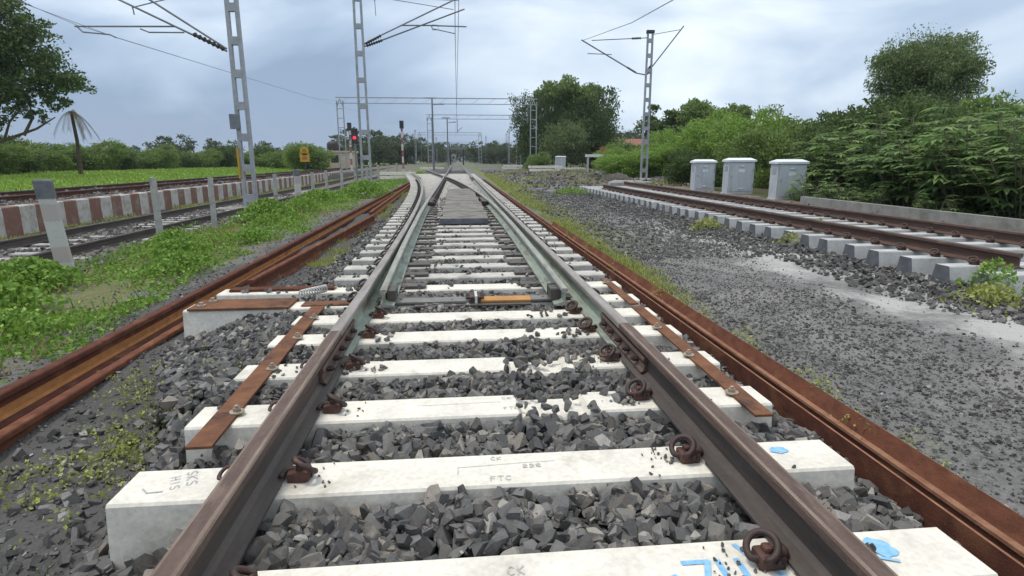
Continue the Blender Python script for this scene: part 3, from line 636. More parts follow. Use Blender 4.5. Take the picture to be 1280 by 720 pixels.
# ------------------------------------------------------------------ rails
def rail_prof(hw=.036, H=.172, fo=.075, fi=.075, drop=0.0):
    """(lateral, z); right side = +lateral; returns points; first six edges are the head"""
    return [(-hw, -.010 - drop), (-hw * .88, -.003 - drop), (-hw * .6, -drop), (hw * .6, -drop), (hw * .88, -.003 - drop), (hw, -.010 - drop), (hw, -.036), (.0085, -.052), (.0085, -H + .036), (.028, -H + .022), (fo, -H + .011), (fo, -H), (-fi, -H), (-fi, -H + .011), (-.028, -H + .022), (-.0085, -H + .036), (-.0085, -.052), (-hw, -.036)]
RMI = [0, 2, 0, 2, 2, 0, 0, 1, 1, 1, 1, 1, 1, 1, 1, 1, 0, 0]
def rail(name, label, path, mats, hw=.036, prof=None, mis=RMI, group=None, cat='rail'):
    mb = MB(); mb.sweep(prof or rail_prof(hw), [(x, y, z) for x, y, z in path], mis)
    o = mb.build(name, mats, None, path[0]); tag(o, label, cat, group); return o
YJ = 3.36
rail_l = rail('running_rail', 'rust brown rail with dark web left of the camera, running to the fishplated joint', [(-cx0, -2.0, 0), (-cx0, YJ, 0)], ['head_rust', 'web_dark', 'head_edge'])
rail_r = rail('running_rail', 'rust brown rail with dark web crossing the blue-marked sleepers to the fishplated joint', [(cx0, -2.0, 0), (cx0, YJ, 0)], ['head_rust', 'web_dark', 'head_edge'])
ypts = [YJ + .006, 4.4] + list(np.arange(6, 36.7, 1.2)) + [36.7, 60]
stock_l = rail('stock_rail', 'grey topped curved stock rail bending away left past the switch tongue', [(-cx0 - (div(q) if q > 4.4 else 0), q, 0) for q in ypts], ['head_grey', 'web_green', 'head_grey'])
stock_r = rail('stock_rail', 'grey topped straight stock rail on the right with black clips along its outside', [(cx0, YJ + .006, 0), (cx0, 36, 0), (cx0, 140, 0)], ['head_grey', 'web_green', 'head_grey'])
def fishplates(parent, x, nm):
    for s in (1, -1):
        a = .0095; mb = MB()
        pr = [(s * (a), -.060), (s * .030, -.058), (s * .036, -.075), (s * .024, -.100), (s * .030, -.128), (s * .046, -.140), (s * .044, -.1475), (s * a, -.132)]
        mb.sweep(pr, [(x, 2.88, 0), (x, 3.84, 0)])
        f = mb.build('fishplate', 'head_rust' if s * x < 0 else 'web_dark', parent, (x, 2.88, 0))
        for q in (3.0, 3.17, 3.34, 3.53, 3.70):
            mb = MB(); mb.tube([(x + s * .026, q, -.100), (x + s * .056, q, -.100)], .017, 6); mb.tube([(x + s * .05, q, -.100), (x + s * .068, q, -.100)], .009, 8)
            link_mesh('bolt', mb.mesh('bolt', (x, 2.88, 0)), 'clip', f)
fishplates(rail_l, -cx0, 'l'); fishplates(rail_r, cx0, 'r')
# tongues: lower rail standing on the slide chairs
def tongue_prof(side, n):
    # side=+1: stock rail lies on +lateral side
    def f(i, t):
        d = min(1.0, t * n / 6.0); hw = .026 + .010 * d; H = .151; fo = .024 + .0 * d; fi = .082
        p = rail_prof(hw, H, fo if side > 0 else fi, fi if side > 0 else fo, .012 * (1 - d)); return p
    return f
ty = [4.50, 5.2, 6, 7, 8.2, 9.5, 11, 12.5, 14, 16]
tl_path = [(float(np.interp(q, [4.5, 7.3, 12, 16], [-.735, -.795, -.858, -.874])), q, 0) for q in ty]
mb = MB(); mb.sweep(tongue_prof(-1, len(ty)), tl_path, RMI)
tl = mb.build('tongue_rail', ['tongue_top', 'web_green', 'tongue_top'], None, tl_path[0]); tag(tl, 'pale green switch tongue rail beside the curved left stock rail', 'switch tongue')
ty2 = [4.42, 5.2, 6, 7, 8.2, 9.5, 11, 12.5, 14, 16]
tr_path = [(cx0 - div(q) - .165 * max(0, 1 - (q - 4.42) / 10.0) - .012, q, 0) for q in ty2]
mb = MB(); mb.sweep(tongue_prof(1, len(ty2)), tr_path, RMI)
tr = mb.build('tongue_rail', ['tongue_top', 'web_green', 'tongue_top'], None, tr_path[0]); tag(tr, 'pale green switch tongue rail beside the straight right stock rail', 'switch tongue')
for tg, pth, s in ((tl, tl_path, 1), (tr, tr_path, -1)):
    x, yv, _ = pth[-1]; mb = MB(); mb.box(x + s * .012, x + s * .12, 14.6, 16.6, -.148, -.04, 0, .01); mb.box(x + s * .03, x + s * .16, 14.9, 15.2, -.12, -.06, 0, .01); mb.box(x + s * .03, x + s * .16, 15.8, 16.1, -.12, -.06, 0, .01)
    mb.build('heel_block', 'clip', tg, (x, 15.6, -.1))
    x, yv, _ = pth[0]; mb = MB(); mb.box(x + s * .012, x + s * .085, yv + .12, yv + .32, -.135, -.045, 0, .008); mb.build('end_bracket', 'chair', tg, (x, yv, 0))
lead_l = rail('lead_rail', 'straight lead rail from the left tongue heel to the crossing', [(-cx0, 16.01, 0), (-cx0, 35.2, 0), (-cx0 - .02, 36.6, 0), (-cx0 - .16, 38.2, 0)], ['head_grey', 'web_dark', 'head_grey'])
lead_r = rail('lead_rail', 'curved lead rail cutting across from the right tongue heel to the crossing', [(cx0 - div(q) - .012 * max(0, 1 - (q - 16) / 6), q, 0) for q in [16.01] + list(np.arange(17, 35.5, 1.2)) + [36.0]] + [(-cx0 + .10, 37.0, 0), (-cx0 + .13, 38.6, 0)], ['head_grey', 'web_dark', 'head_grey'])
nose = rail('crossing_rail', 'crossing nose rail continuing the straight track into the distance', [(-cx0, 37.6, 0), (-cx0, 140, 0)], ['head_grey', 'web_dark', 'head_grey'])
nose2 = rail('crossing_rail', 'crossing nose rail bending away left along the diverging track', [(cx0 - div(q), q, 0) for q in (37.9, 45, 60)], ['head_grey', 'web_dark', 'head_grey'])
rail('check_rail', 'short check rail inside the left diverging stock rail near the crossing', [(-cx0 - div(q) + .115, q, .012) for q in (33.5, 36.7, 39.5)], ['head_grey', 'web_dark', 'head_grey'], prof=rail_prof(.033, .184, .02, .06))
rail('check_rail', 'short check rail inside the straight right stock rail near the crossing', [(cx0 - .115, q, .012) for q in (33.5, 36.5, 39.5)], ['head_grey', 'web_dark', 'head_grey'], prof=rail_prof(.033, .184, .06, .02))

# tie plate across the track at the toe
t = empty('gauge_tie_plate', (0, 4.60, -.16), 'flat steel tie plate, half grey half orange, bolted across the track at switch toe', 'tie plate')
mb = MB(); mb.box(-.74, -.055, 4.645, 4.80, -.170, -.150, 0, .003); mb.build('grey_half', 'tie_grey', t, (-.4, 4.72, -.16))
mb = MB(); mb.box(.035, .46, 4.645, 4.80, -.170, -.150, 0, .003); mb.build('orange_half', 'tie_orange', t, (.2, 4.72, -.16))
mb = MB(); mb.box(.463, .66, 4.645, 4.80, -.170, -.150, 0, .003); mb.build('grey_end', 'tie_grey', t, (.55, 4.72, -.16))
mb = MB(); mb.box(-.055, -.012, 4.63, 4.82, -.178, -.115, 0, .004); mb.box(.010, .035, 4.63, 4.82, -.178, -.115, 0, .004)
for q in (4.665, 4.725, 4.785): mb.tube([(-.085, q, -.128), (.065, q, -.128)], .014, 8)
mb.build('insulated_joint', 'clip', t, (0, 4.72, -.14))
mb = MB(); mb.box(-.0115, .0095, 4.625, 4.825, -.180, -.108); mb.build('insulation_strip', 'liner', t, (0, 4.72, -.14))
mb = MB(); mb.box(-.50, .45, 4.575, 4.63, -.181, -.168, 0, .002); mb.build('edge_bar', 'chair', t, (0, 4.6, -.17))

# straps with bolts
def strap(name, label, p0, p1, w, bolts):
    a = Vector(p0); b = Vector(p1); d = (b - a).normalized(); lat = Vector((d.y, -d.x, 0)) * w / 2
    o = MB(); vs = []
    for q in (a, b):
        for s, z in ((-1, 0), (1, 0), (1, .012), (-1, .012)): vs.append(q + lat * s + Vector((0, 0, z)))
    o.add(vs, [(0, 1, 2, 3), (7, 6, 5, 4), (0, 4, 5, 1), (1, 5, 6, 2), (2, 6, 7, 3), (3, 7, 4, 0)])
    ob = o.build(name, 'rust_plate', None, p0); tag(ob, label, 'strap')
    for q in bolts:
        t_ = (q - a.y) / (b.y - a.y); c = a.lerp(b, t_) + lat * .85 * (1 if a.x > 0 else -1) * -1
        mb = MB(); mb.cyl(c.x, c.y, c.z + .0125, c.z + .019, .034, 14); mb.tube([(c.x, c.y, c.z + .019), (c.x, c.y, c.z + .036)], .017, 6); mb.cyl(c.x, c.y, c.z + .036, c.z + .047, .010, 8)
        mb.build('bolt', 'bolt', ob, (c.x, c.y, c.z))
    return ob
strap('steel_strap', 'long rusty flat strap lying over the sleeper ends left of the track', (-1.225, 2.30, -.181), (-1.275, 4.66, -.181), .105, [2.63, 3.21, 3.80, 4.30])
strap('steel_strap', 'long rusty flat strap lying over the sleeper ends right of the track', (1.255, 2.37, -.181), (1.285, 4.42, -.181), .088, [2.63, 3.21, 3.80])
strap('steel_strap', 'short rusty strap end beyond the right strap near the switch tongue', (1.29, 4.50, -.181), (1.30, 5.55, -.181), .075, [5.34])
# plates on the long sleepers
t = empty('bearing_plate', (-1.9, 4.8, -.18), 'wide rusty bearing plate bolted on the long sleeper end nearest the camera', 'bearing plate')
mb = MB(); mb.box(-2.28, -1.50, 4.64, 4.96, -.181, -.163, 0, .003); mb.build('plate', 'rust_plate', t, (-1.9, 4.8, -.18))
for q in ((-2.20, 4.72), (-2.17, 4.87)):
    mb = MB(); mb.cyl(q[0], q[1], -.1625, -.150, .032, 12); mb.tube([(q[0], q[1], -.150), (q[0], q[1], -.128)], .017, 6); mb.build('bolt', 'bolt', t, (q[0], q[1], -.16))
t = empty('bearing_plate', (-1.9, 5.4, -.18), 'narrow dark rusty bar plate on the second long sleeper end', 'bearing plate')
mb = MB(); mb.box(-2.20, -1.28, 5.30, 5.42, -.181, -.158, 0, .003); mb.build('plate', 'rust_dark', t, (-1.9, 5.4, -.18))
mb = MB(); mb.cyl(-1.4, 5.36, -.158, -.135, .02, 8); mb.build('bolt', 'clip', t, (-1.4, 5.36, -.15))
t = empty('cross_plate', (-1.2, 4.75, -.168), 'rusty cross plate between the left strap end and the stock rail', 'bearing plate')
mb = MB(); mb.box(-1.42, -.97, 4.70, 4.84, -.1815, -.168, 0, .003); mb.build('plate', 'rust_plate', t, (-1.2, 4.77, -.17))
mb = MB(); mb.cyl(-1.02, 4.77, -.1675, -.145, .022, 8); mb.build('bolt', 'bolt', t, (-1.02, 4.77, -.16))
# coil spring lying between plates
pts = [(-1.49 + .0021 * k + .03 * math.sin(k * .8), 4.98 + .0026 * k, -.135 + .03 * math.cos(k * .8)) for k in range(0, 80)]
tag(MB().tube(pts, .007, 6).build('coil_spring', 'liner', None, pts[0], True), 'pale coil spring lying beside the rusty bearing plate', 'spring')

# ------------------------------------------------------------------ loose rails lying at the sides
def lying(face_foot, H=.172):
    """profile of a rail on its side. foot plane vertical at lateral 0, head towards +lateral if face_foot else -lateral; z from 0 (ground) up to .150"""
    pr = rail_prof(); out = []
    for a, b in pr:
        d = b + H           # 0 at foot bottom, H at head top
        out.append(((d if face_foot else -d), a + .075))
    return out
LMI = [0] * 18
def lay(name, label, pts, face_foot, mats, mis=LMI, dirx=1):
    mb = MB(); mb.sweep([(a * dirx, b) for a, b in lying(face_foot)], pts, mis); o = mb.build(name, mats, None, pts[0]); tag(o, label, 'rail', 'loose rails lying beside the track'); return o
# right bundle, foot faces the track: lateral is +x for a path along +y
lay('loose_rail', 'dark red rusty rail on its side, touching the sleeper ends right of the track', [(1.618, -1.5, -.425), (1.600, 12, -.42), (1.62, 40, -.42)], True, ['rust_dark', 'rust_edge_lit'], [1 if k_ == 10 else 0 for k_ in range(18)])
def lying_tilt(ang):
    c, q = math.cos(ang), math.sin(ang); out = []
    for d, z in lying(True): out.append((d * c + z * q, z * c - d * q + .0))
    return out
mb = MB(); mb.sweep(lying_tilt(math.radians(27)), [(1.672, -1.5, -.330), (1.660, 11.2, -.325)], [1 if k_ == 10 else 0 for k_ in range(18)])
tag(mb.build('loose_rail', ['rust_mid', 'rust_edge_lit'], None, (1.672, -1.5, -.33)), 'red rusty rail leaning back on the one that touches the sleeper ends', 'rail', 'loose rails lying beside the track')
mb = MB(); mb.sweep([(-.016, 0), (.016, 0), (.016, .014), (-.016, .014)], [(1.690, -1.5, -.284), (1.680, 3, -.280), (1.686, 6, -.279), (1.678, 11.0, -.276)])
tag(mb.build('steel_bar', 'rust_edge_lit', None, (1.69, -1.5, -.284)), 'thin rusty bar lying in the groove between the two right rails', 'bar')
# left bundle: head faces the track, foot upright away; orange fillet
UPR = rail_prof(); UPR = UPR[:8] + [(.0085, -.088)] + UPR[8:15] + [(-.0085, -.136), (-.0085, -.088)] + UPR[16:]
UMI = [0] * len(UPR)
for k in (8, 9): UMI[k] = 1
def upright(label, pts, mats, mi=None):
    mb = MB(); mb.sweep(UPR, pts, mi or UMI); tag(mb.build('loose_rail', mats, None, pts[0]), label, 'rail', 'loose rails lying beside the track')
upright('rusty rail with a bright orange stripe, standing along the left of the dirt strip', [(-2.70, -1.5, -.277), (-2.70, 5, -.270), (-2.76, 20, -.262), (-2.85, 44, -.24)], ['rust_dark', 'rust_orange'])
upright('red rusty rail half sunk in the dirt beside the orange-striped rail', [(-2.512, -1.5, -.392), (-2.512, 6.2, -.385)], ['rust_mid', 'rust_mid'])
upright('shorter red rusty rail beyond the long sleepers, between orange-striped rail and track', [(-2.42, 6.45, -.30), (-2.10, 14.0, -.27)], ['rust_mid', 'rust_mid'])
upright('far rusty rail lying askew between the orange-striped rail and the curved stock rail', [(-2.28, 14.6, -.27), (-2.66, 36.0, -.24)], ['rust_mid', 'rust_orange'])

# loose slabs between the tongues
yy = 10.75; k = 0
while yy < 21.5:
    w = random.uniform(.36, .46); k += 1
    mb = MB(); zt = -.055 - .002 * (k % 3) if k > 3 else -.075 + .004 * k
    hw = random.uniform(.43, .47); off = random.uniform(-.015, .015)
    mb.box(-hw + off, hw + off, yy, yy + w, -.181, zt, 0, .012)
    mb.mi = [1 if (k == 1 and max(mb.v[i][1] for i in f_) < yy + .02) else 0 for f_ in mb.f]  # front face of the first slab takes the darker end colour
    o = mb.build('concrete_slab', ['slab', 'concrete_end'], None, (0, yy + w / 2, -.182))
    tag(o, 'dusty grey slab laid between the tongues, %s' % ('nearest one with a dark open edge' if k == 1 else nth(k) + ' back from the dark front edge'), 'slab', 'grey slabs laid between the switch tongues')
    yy += w + random.uniform(.006, .03)

# ------------------------------------------------------------------ right track
RX = 6.69; RZT = -.178
def rrail(x, y0, y1, label): return rail('running_rail', label, [(x, y0, RZT + .182), (x, y1, RZT + .182)], ['head_rust', 'rail_brown', 'head_rust'])
rrail(RX - cx0, 5.55, 23.5, 'rusty near rail of the unfinished track on the right')
rrail(RX + cx0, 6.35, 26.5, 'rusty far rail of the unfinished track on the right')
RSEC = [(-.145, -.235), (-.098, -.012), (-.090, 0.0), (.090, 0.0), (.098, -.012), (.145, -.235)]
rme = sleeper_mesh('track_sleeper', -1.375, 1.375, [], 0, RSEC); rme.materials.append(M['concrete_grey']); rme.materials.append(M['concrete_end'])
yv = 4.35; k = 0
while yv < 26:
    k += 1
    o = bpy.data.objects.new('concrete_sleeper', rme); COL.objects.link(o); o.location = (RX + random.uniform(-.03, .03), yv, RZT + random.uniform(-.006, .002) - (.03 if k < 3 else 0)); o.rotation_euler = (0, 0, random.uniform(-.02, .02))
    tag(o, 'grey sleeper with dark end under the right track, %s counted from the near end' % nth(k), 'sleeper', 'grey sleepers of the right track')
    if 5.5 < yv < 22:
        for s in (-1, 1):
            add_clip(o, s * cx0 - .115, 1); add_clip(o, s * cx0 + .115, -1)
    yv += .53 + random.uniform(-.02, .03)
o = bpy.data.objects.new('concrete_sleeper', rme); COL.objects.link(o); o.location = (8.25, 6.12, -.16); o.rotation_euler = (0.0, 0, .05)
tag(o, 'grey stray sleeper lying askew at the cut end of the right track', 'sleeper', 'grey sleepers of the right track')

# ------------------------------------------------------------------ left tracks, wall
LX = -7.855; LZ = -.50
rail('running_rail', 'dark near rail of the used track just beyond the fence posts', [(LX + cx0, -2, LZ), (LX + cx0, 30, LZ), (LX + cx0 - .25, 70, LZ + .1)], ['web_dark', 'web_dark', 'web_dark'])
rail('running_rail', 'dark far rail of the used track just beyond the fence posts', [(LX - cx0, -2, LZ), (LX - cx0, 30, LZ), (LX - cx0 - .25, 70, LZ + .1)], ['web_dark', 'web_dark', 'web_dark'])
lme = sleeper_mesh('track_sleeper', -1.3, 1.3); lme.materials.append(M['concrete_old']); lme.materials.append(M['concrete_old'])
yv = 6.3; k = 0
while yv < 34:
    k += 1; o = bpy.data.objects.new('concrete_sleeper', lme); COL.objects.link(o); o.location = (LX, yv, LZ - .172)
    tag(o, 'weathered sleeper sunk in the left track beyond the posts, %s from its near end' % nth(k), 'sleeper', 'sunken sleepers of the left track'); yv += .62
FX = -13.3; FZ = .03
rail('running_rail', 'dark near rail of the far track behind the striped wall', [(FX + cx0, 0, FZ), (FX + cx0, 40, FZ), (FX + cx0 - 1, 120, FZ)], ['web_dark', 'rust_dark', 'web_dark'])
rail('running_rail', 'dark far rail of the far track beside the green field', [(FX - cx0, 0, FZ), (FX - cx0, 40, FZ), (FX - cx0 - 1, 120, FZ)], ['web_dark', 'rust_dark', 'web_dark'])
mb = MB(); mb.sweep([(-.13, -.75), (.13, -.75), (.13, .0), (.11, .02), (-.13, .02)], [(-9.92, 2, -.02), (-9.92, 30, -.02), (-10.25, 55, -.02)])
tag(mb.build('platform_wall', 'stripes', None, (-9.92, 0, -.62)), 'long low retaining wall painted in red and white blocks', 'wall')
mb = MB(); mb.sweep([(-.07, -.3), (.07, -.3), (.07, .0), (-.07, .0)], [(9.05, 2, .02), (9.05, 14.8, .02)])
tag(mb.build('kerb_wall', 'wall_conc', None, (9.05, 2, -.1)), 'low mossy concrete wall below the castor shrubs', 'wall')

# ------------------------------------------------------------------ fence posts
def fence_post(x, y, top, w, label, cap=False, lean=(0, 0)):
    zb = gz1(x, y); o = empty('fence_post', (x, y, zb), label, 'post', 'concrete posts along the left track', .42); h = top - zb
    mb = MB()
    def prism(z0, z1, w0, w1):
        vs = []
        for z, ww in ((z0, w0), (z1, w1)):
            for sx, sy in ((-1, -1), (1, -1), (1, 1), (-1, 1)): vs.append((x + lean[0] * z / h + sx * ww / 2, y + lean[1] * z / h + sy * ww / 2, zb + z))
        mb.add(vs, [(3, 2, 1, 0), (4, 5, 6, 7), (0, 1, 5, 4), (1, 2, 6, 5), (2, 3, 7, 6), (3, 0, 4, 7)])
    hc = h - (.24 if cap else 0)
    prism(-.2, hc, w * 1.12, w); mb.build('shaft', 'post_band' if cap else 'concrete_old', o, (x, y, zb))
    if cap:
        mb = MB(); prism(hc, h - .02, w * 1.14, w * 1.14); prism(h - .02, h, w * 1.1, w * .9); mb.build('cap', 'concrete_end', o, (x, y, zb))
    return o
fence_post(-5.42, 8.25, .74, .165, 'thick white and pink banded post with dark cap, nearest of the fence line', True, (-.10, 0))
for n_, (x, y, tp, w, c) in enumerate([(-5.5, 11.0, .68, .105, False), (-5.66, 13.8, .60, .105, False), (-6.28, 20.6, .52, .11, False), (-6.28, 23.5, .62, .20, True), (-6.38, 26.4, .46, .12, False), (-6.45, 29.5, .48, .12, False), (-6.4, 33, .5, .12, False), (-6.3, 37, .55, .13, False), (-6.2, 41, .5, .13, False), (-6.0, 45.5, .62, .14, False), (-5.8, 50, .7, .14, False), (-5.6, 55, .7, .15, False)]):
    fence_post(x, y, tp, w, ('thinner dark-capped grey concrete post, fourth beyond the thick banded one' if c else 'thin grey concrete fence post, %s beyond the thick banded one' % nth(n_ + 1)), c, (random.uniform(-.03, .03), 0))

# ------------------------------------------------------------------ masts and cantilevers
def mast(x, y, top, label, wb=.36, wt=.26, pitch=.95, name='catenary_mast', base=True, group='overhead line masts'):
    zb = gz1(x, y); o = empty(name, (x, y, zb), label, 'mast', group); h = top - zb
    for s in (-1, 1):
        mb = MB(); vs = []
        for z, w in ((-.1, wb), (h, wt)):
            a = s * w / 2; b = s * (w / 2 - .085)
            for xx, yy in ((a, -.06), (b, -.06), (b, .06), (a, .06)): vs.append((x + xx, y + yy, zb + z))
        mb.add(vs, [(0, 1, 2, 3), (4, 5, 6, 7), (0, 1, 5, 4), (1, 2, 6, 5), (2, 3, 7, 6), (3, 0, 4, 7)]); mb.build('channel', 'steel', o, (x, y, zb))
    z = .45
    while z < h - .1:
        w = wb + (wt - wb) * z / h - .16; mb = MB()
        mb.box(x - w / 2 - .02, x + w / 2 + .02, y - .068, y + .068, zb + z, zb + z + .20); mb.build('batten_plate', 'steel', o, (x, y, zb + z))
        z += pitch
    if base:
        mb = MB(); mb.box(x - .42, x + .42, y - .4, y + .4, zb - .12, zb + .10, 0, .02); mb.build('footing', 'concrete_grey', o, (x, y, zb))
    return o
def cantilever(m, y, tubes, insul, label=None):
    c = MB()
    for pts, r in tubes: c.tube([(p[0], y + (p[2] if len(p) > 2 else 0), p[1]) for p in pts], r, 6)
    o = c.build('cantilever_arm', 'tube', m, (m.location.x, y, 4))
    for (x0, z0), (x1, z1) in insul:
        mb = MB(); a = Vector((x0, y, z0)); b = Vector((x1, y, z1)); n = 7; pts = []; rs = []
        for k in range(n):
            for dq, rr in ((0.0, .03), (.3, .062), (.55, .062), (.85, .03)): pts.append(a.lerp(b, (k + dq) / n)); rs.append(rr)
        mb.tube(pts, rs, 8); i = mb.mesh('insulator', (m.location.x, y, 4)); link_mesh('insulator', i, 'insul', o)
    return o
mL = mast(-5.72, 16.5, 7.2, 'tall leaning-looking lattice mast standing behind the fence posts on the left', .37, .30, .80)
mb = MB(); mb.box(-6.02, -5.76, 16.36, 16.43, 1.78, 2.16, 0, .01); mb.build('number_plate', 'tube', mL, (-5.9, 16.4, 2))
mb = MB(); mb.box(-5.93, -5.88, 16.38, 16.435, .5, 1.3, 0, .005); mb.build('cable_duct', 'yellow', mL, (-5.9, 16.4, 0))
cantilever(mL, 16.5, [([(-5.95, 3.72), (-8.9, 5.12)], .028), ([(-5.95, 3.78), (-8.3, 5.30)], .028), ([(-7.15, 4.29), (-9.55, 4.25)], .022), ([(-6.95, 4.15), (-7.8, 4.14), (-8.0, 4.22)], .018), ([(-9.50, 4.25), (-9.38, 4.12), (-8.75, 4.07), (-8.6, 4.0)], .018), ([(-8.1, 4.72), (-7.0, 5.0)], .014), ([(-8.12, 4.75), (-8.1, 4.55)], .016)], [((-6.0, 3.76), (-6.75, 4.13))])
mC = mast(-4.0, 26.0, 9.4, 'grey lattice mast left of the turnout with an arm over the straight track', .46, .34, 1.05)
cantilever(mC, 26.0, [([(-3.86, 5.62), (-3.6, 5.78), (.10, 7.50)], .030), ([(-3.86, 5.55), (-3.5, 5.66), (.35, 7.08)], .030), ([(-2.3, 6.4), (-1.1, 6.42), (.42, 6.40)], .028), ([(-1.05, 6.42), (-1.0, 6.30), (-.06, 6.12)], .02), ([(-1.0, 6.25), (-1.0, 6.45), (-.75, 6.44), (-.75, 6.25), (-1.0, 6.25)], .012), ([(-2.6, 7.38), (-.1, 7.05)], .014), ([(-.9, 7.42), (.1, 7.40)], .014)], [((-3.75, 5.66), (-3.10, 6.0)), ((-3.72, 5.58), (-3.05, 5.82))])
mb = MB(); mb.tube([(-3.3, 26, 7.75), (-3.3, 26, 7.35)], .06, 8); mb.tube([(-3.3, 26, 7.4), (-3.28, 26, 6.75)], .012, 5); mb.build('hanging_insulator', 'insul', mC, (-3.3, 26, 7.2))
mR = mast(10.25, 32.0, 7.5, 'double armed lattice mast beyond the cabinets on the right', .40, .34, .75)
mb = MB(); mb.box(10.04, 10.46, 31.9, 32.1, 7.5, 7.66, 0, .02); mb.build('cap_fitting', 'insul', mR, (10.25, 32, 7.5))
cantilever(mR, 32.0, [([(10.1, 5.42), (9.6, 5.5), (6.55, 7.12)], .035), ([(10.1, 7.28), (7.1, 7.10)], .024), ([(8.2, 6.42), (6.9, 6.45)], .022), ([(10.40, 5.8), (12.05, 7.9)], .035), ([(10.40, 7.45), (11.9, 7.72)], .018), ([(10.1, 5.42), (10.4, 5.6)], .05)], [((9.75, 7.26), (9.25, 7.23)), ((9.55, 5.53), (9.05, 5.80)), ((10.15, 5.65), (10.42, 5.95))])
# portals
def portal(y, x0, x1, top, label, arms=()):
    o = empty('overhead_portal', ((x0 + x1) / 2, y, gz1(0, y)), label, 'portal', 'overhead line portals'); L = .62
    for xx in (x0, x1):
        zb = gz1(xx, y); mb = MB()
        for s in (-1, 1): mb.box(xx + s * .34 - .055, xx + s * .34 + .055, y - .06, y + .06, zb - .1, top - .3)
        z = zb + .6
        while z < top - .5:
            mb.box(xx - .285, xx + .285, y - .03, y + .03, z, z + .07); z += 1.0
        mb.tube([(xx - .3, y, top - .9), (xx, y, top - .1)], .05, 6); mb.tube([(xx + .3, y, top - .9), (xx, y, top - .1)], .05, 6)
        mb.build('leg', 'steel', o, (xx, y, zb))
    mb = MB(); mb.box(x0 - .45, x1 + .45, y - .06, y + .06, top - .02, top + .07); mb.box(x0 - .45, x1 + .45, y - .06, y + .06, top - L, top - L + .07)
    x = x0
    n = 0
    while x < x1:
        mb.tube([(x, y, top - L + .03), (x + .9, y, top)], .016, 4); x += 1.8; n += 1
    mb.build('beam', 'steel', o, ((x0 + x1) / 2, y, top))
    for (xa, za, xb, zb_) in arms:
        mb = MB(); mb.tube([(xa, y, za), (xb, y, zb_)], .045, 6); mb.tube([(xa, y, top - L), (xa, y, za - .2)], .05, 6); mb.build('drop_arm', 'tube', o, (xa, y, za))
    return o
portal(68, -12.7, 8.75, 7.65, 'wide steel portal spanning the tracks, nearest of the distant portals', [(8.1, 5.2, 6.0, 6.6)])
portal(94, -4.1, 9.8, 7.75, 'narrower steel portal behind the widest one', [(.2, 5.3, .9, 5.9)])
for n_, (y, x0, x1, tp) in enumerate([(150, -9, 6, 7.6), (230, -9, 6, 7.6)]): portal(y, x0, x1, tp, '%s small portal far down the straight track' % ['hazy', 'tiny faint'][n_])
# distant poles
def lamp_pole(x, y, top, label):
    zb = gz1(x, y); o = empty('lamp_pole', (x, y, zb), label, 'pole', 'distant poles'); mb = MB(); mb.tube([(x, y, zb), (x, y, top)], [.13, .09], 8); mb.build('pole', 'tube', o, (x, y, zb))
    mb = MB(); mb.box(x - .9, x + .5, y - .06, y + .06, top, top + .14); mb.build('crossarm', 'tube', o, (x, y, top))
    mb = MB(); mb.tube([(x + .1, y, top - .7), (x + 1.2, y, top - .62)], .05, 6); mb.box(x + .9, x + 1.5, y - .12, y + .12, top - .7, top - .56); mb.build('lamp_arm', 'tube', o, (x, y, top)); return o
lamp_pole(-2.9, 75, 8.3, 'dark lamp pole with a crossarm standing under the wide portal')
lamp_pole(-1.5, 105, 8.0, 'smaller lamp pole with crossarm behind the dark one')
for n_, (x, y, tp) in enumerate([(12, 86, 6.6), (13.2, 88, 7.1), (14.5, 112, 6), (10.4, 118, 7), (11.8, 140, 7), (8, 160, 7.2), (6.5, 190, 7.2), (-8.4, 125, 7), (-10.6, 150, 7.2), (-5.5, 170, 7.2), (-7.5, 200, 7.2)]):
    mast(x, y, tp, 'slim distant mast down the line, %s of those beyond the wide portal' % nth(n_ + 1), .34, .34, 1.6, base=False, group='distant masts')

# wires
def wire(name, label, pts, r=.012): tag(MB().tube(pts, r, 5).build(name, 'wire', None, pts[0]), label, 'wire', 'overhead wires')
wire('contact_wire', 'lower overhead wire hanging above the straight track', [(-.06, -6, 6.2), (-.06, 26, 6.12), (.05, 68, 6.1), (-.1, 140, 6.1)], .014)
wire('catenary_wire', 'upper overhead wire hanging above the straight track', [(.12, -6, 7.6), (.12, 26, 7.42), (.08, 47, 6.8), (.1, 68, 7.3), (0, 140, 7.2)], .014)
wire('contact_wire', 'lower overhead wire above the used left track', [(-9.0, -4, 4.25), (-8.6, 16.5, 4.0), (-8.9, 68, 5.6)], .006)
wire('catenary_wire', 'upper overhead wire above the used left track', [(-9.6, -4, 5.2), (-9.5, 16.5, 4.28), (-9.3, 40, 4.9), (-9.2, 68, 6.8)], .006)
wire('catenary_wire', 'short overhead wire rising from the double armed mast on the right', [(5.0, 12.5, 4.52), (5.72, 20, 5.38), (6.6, 32, 7.08)], .012)

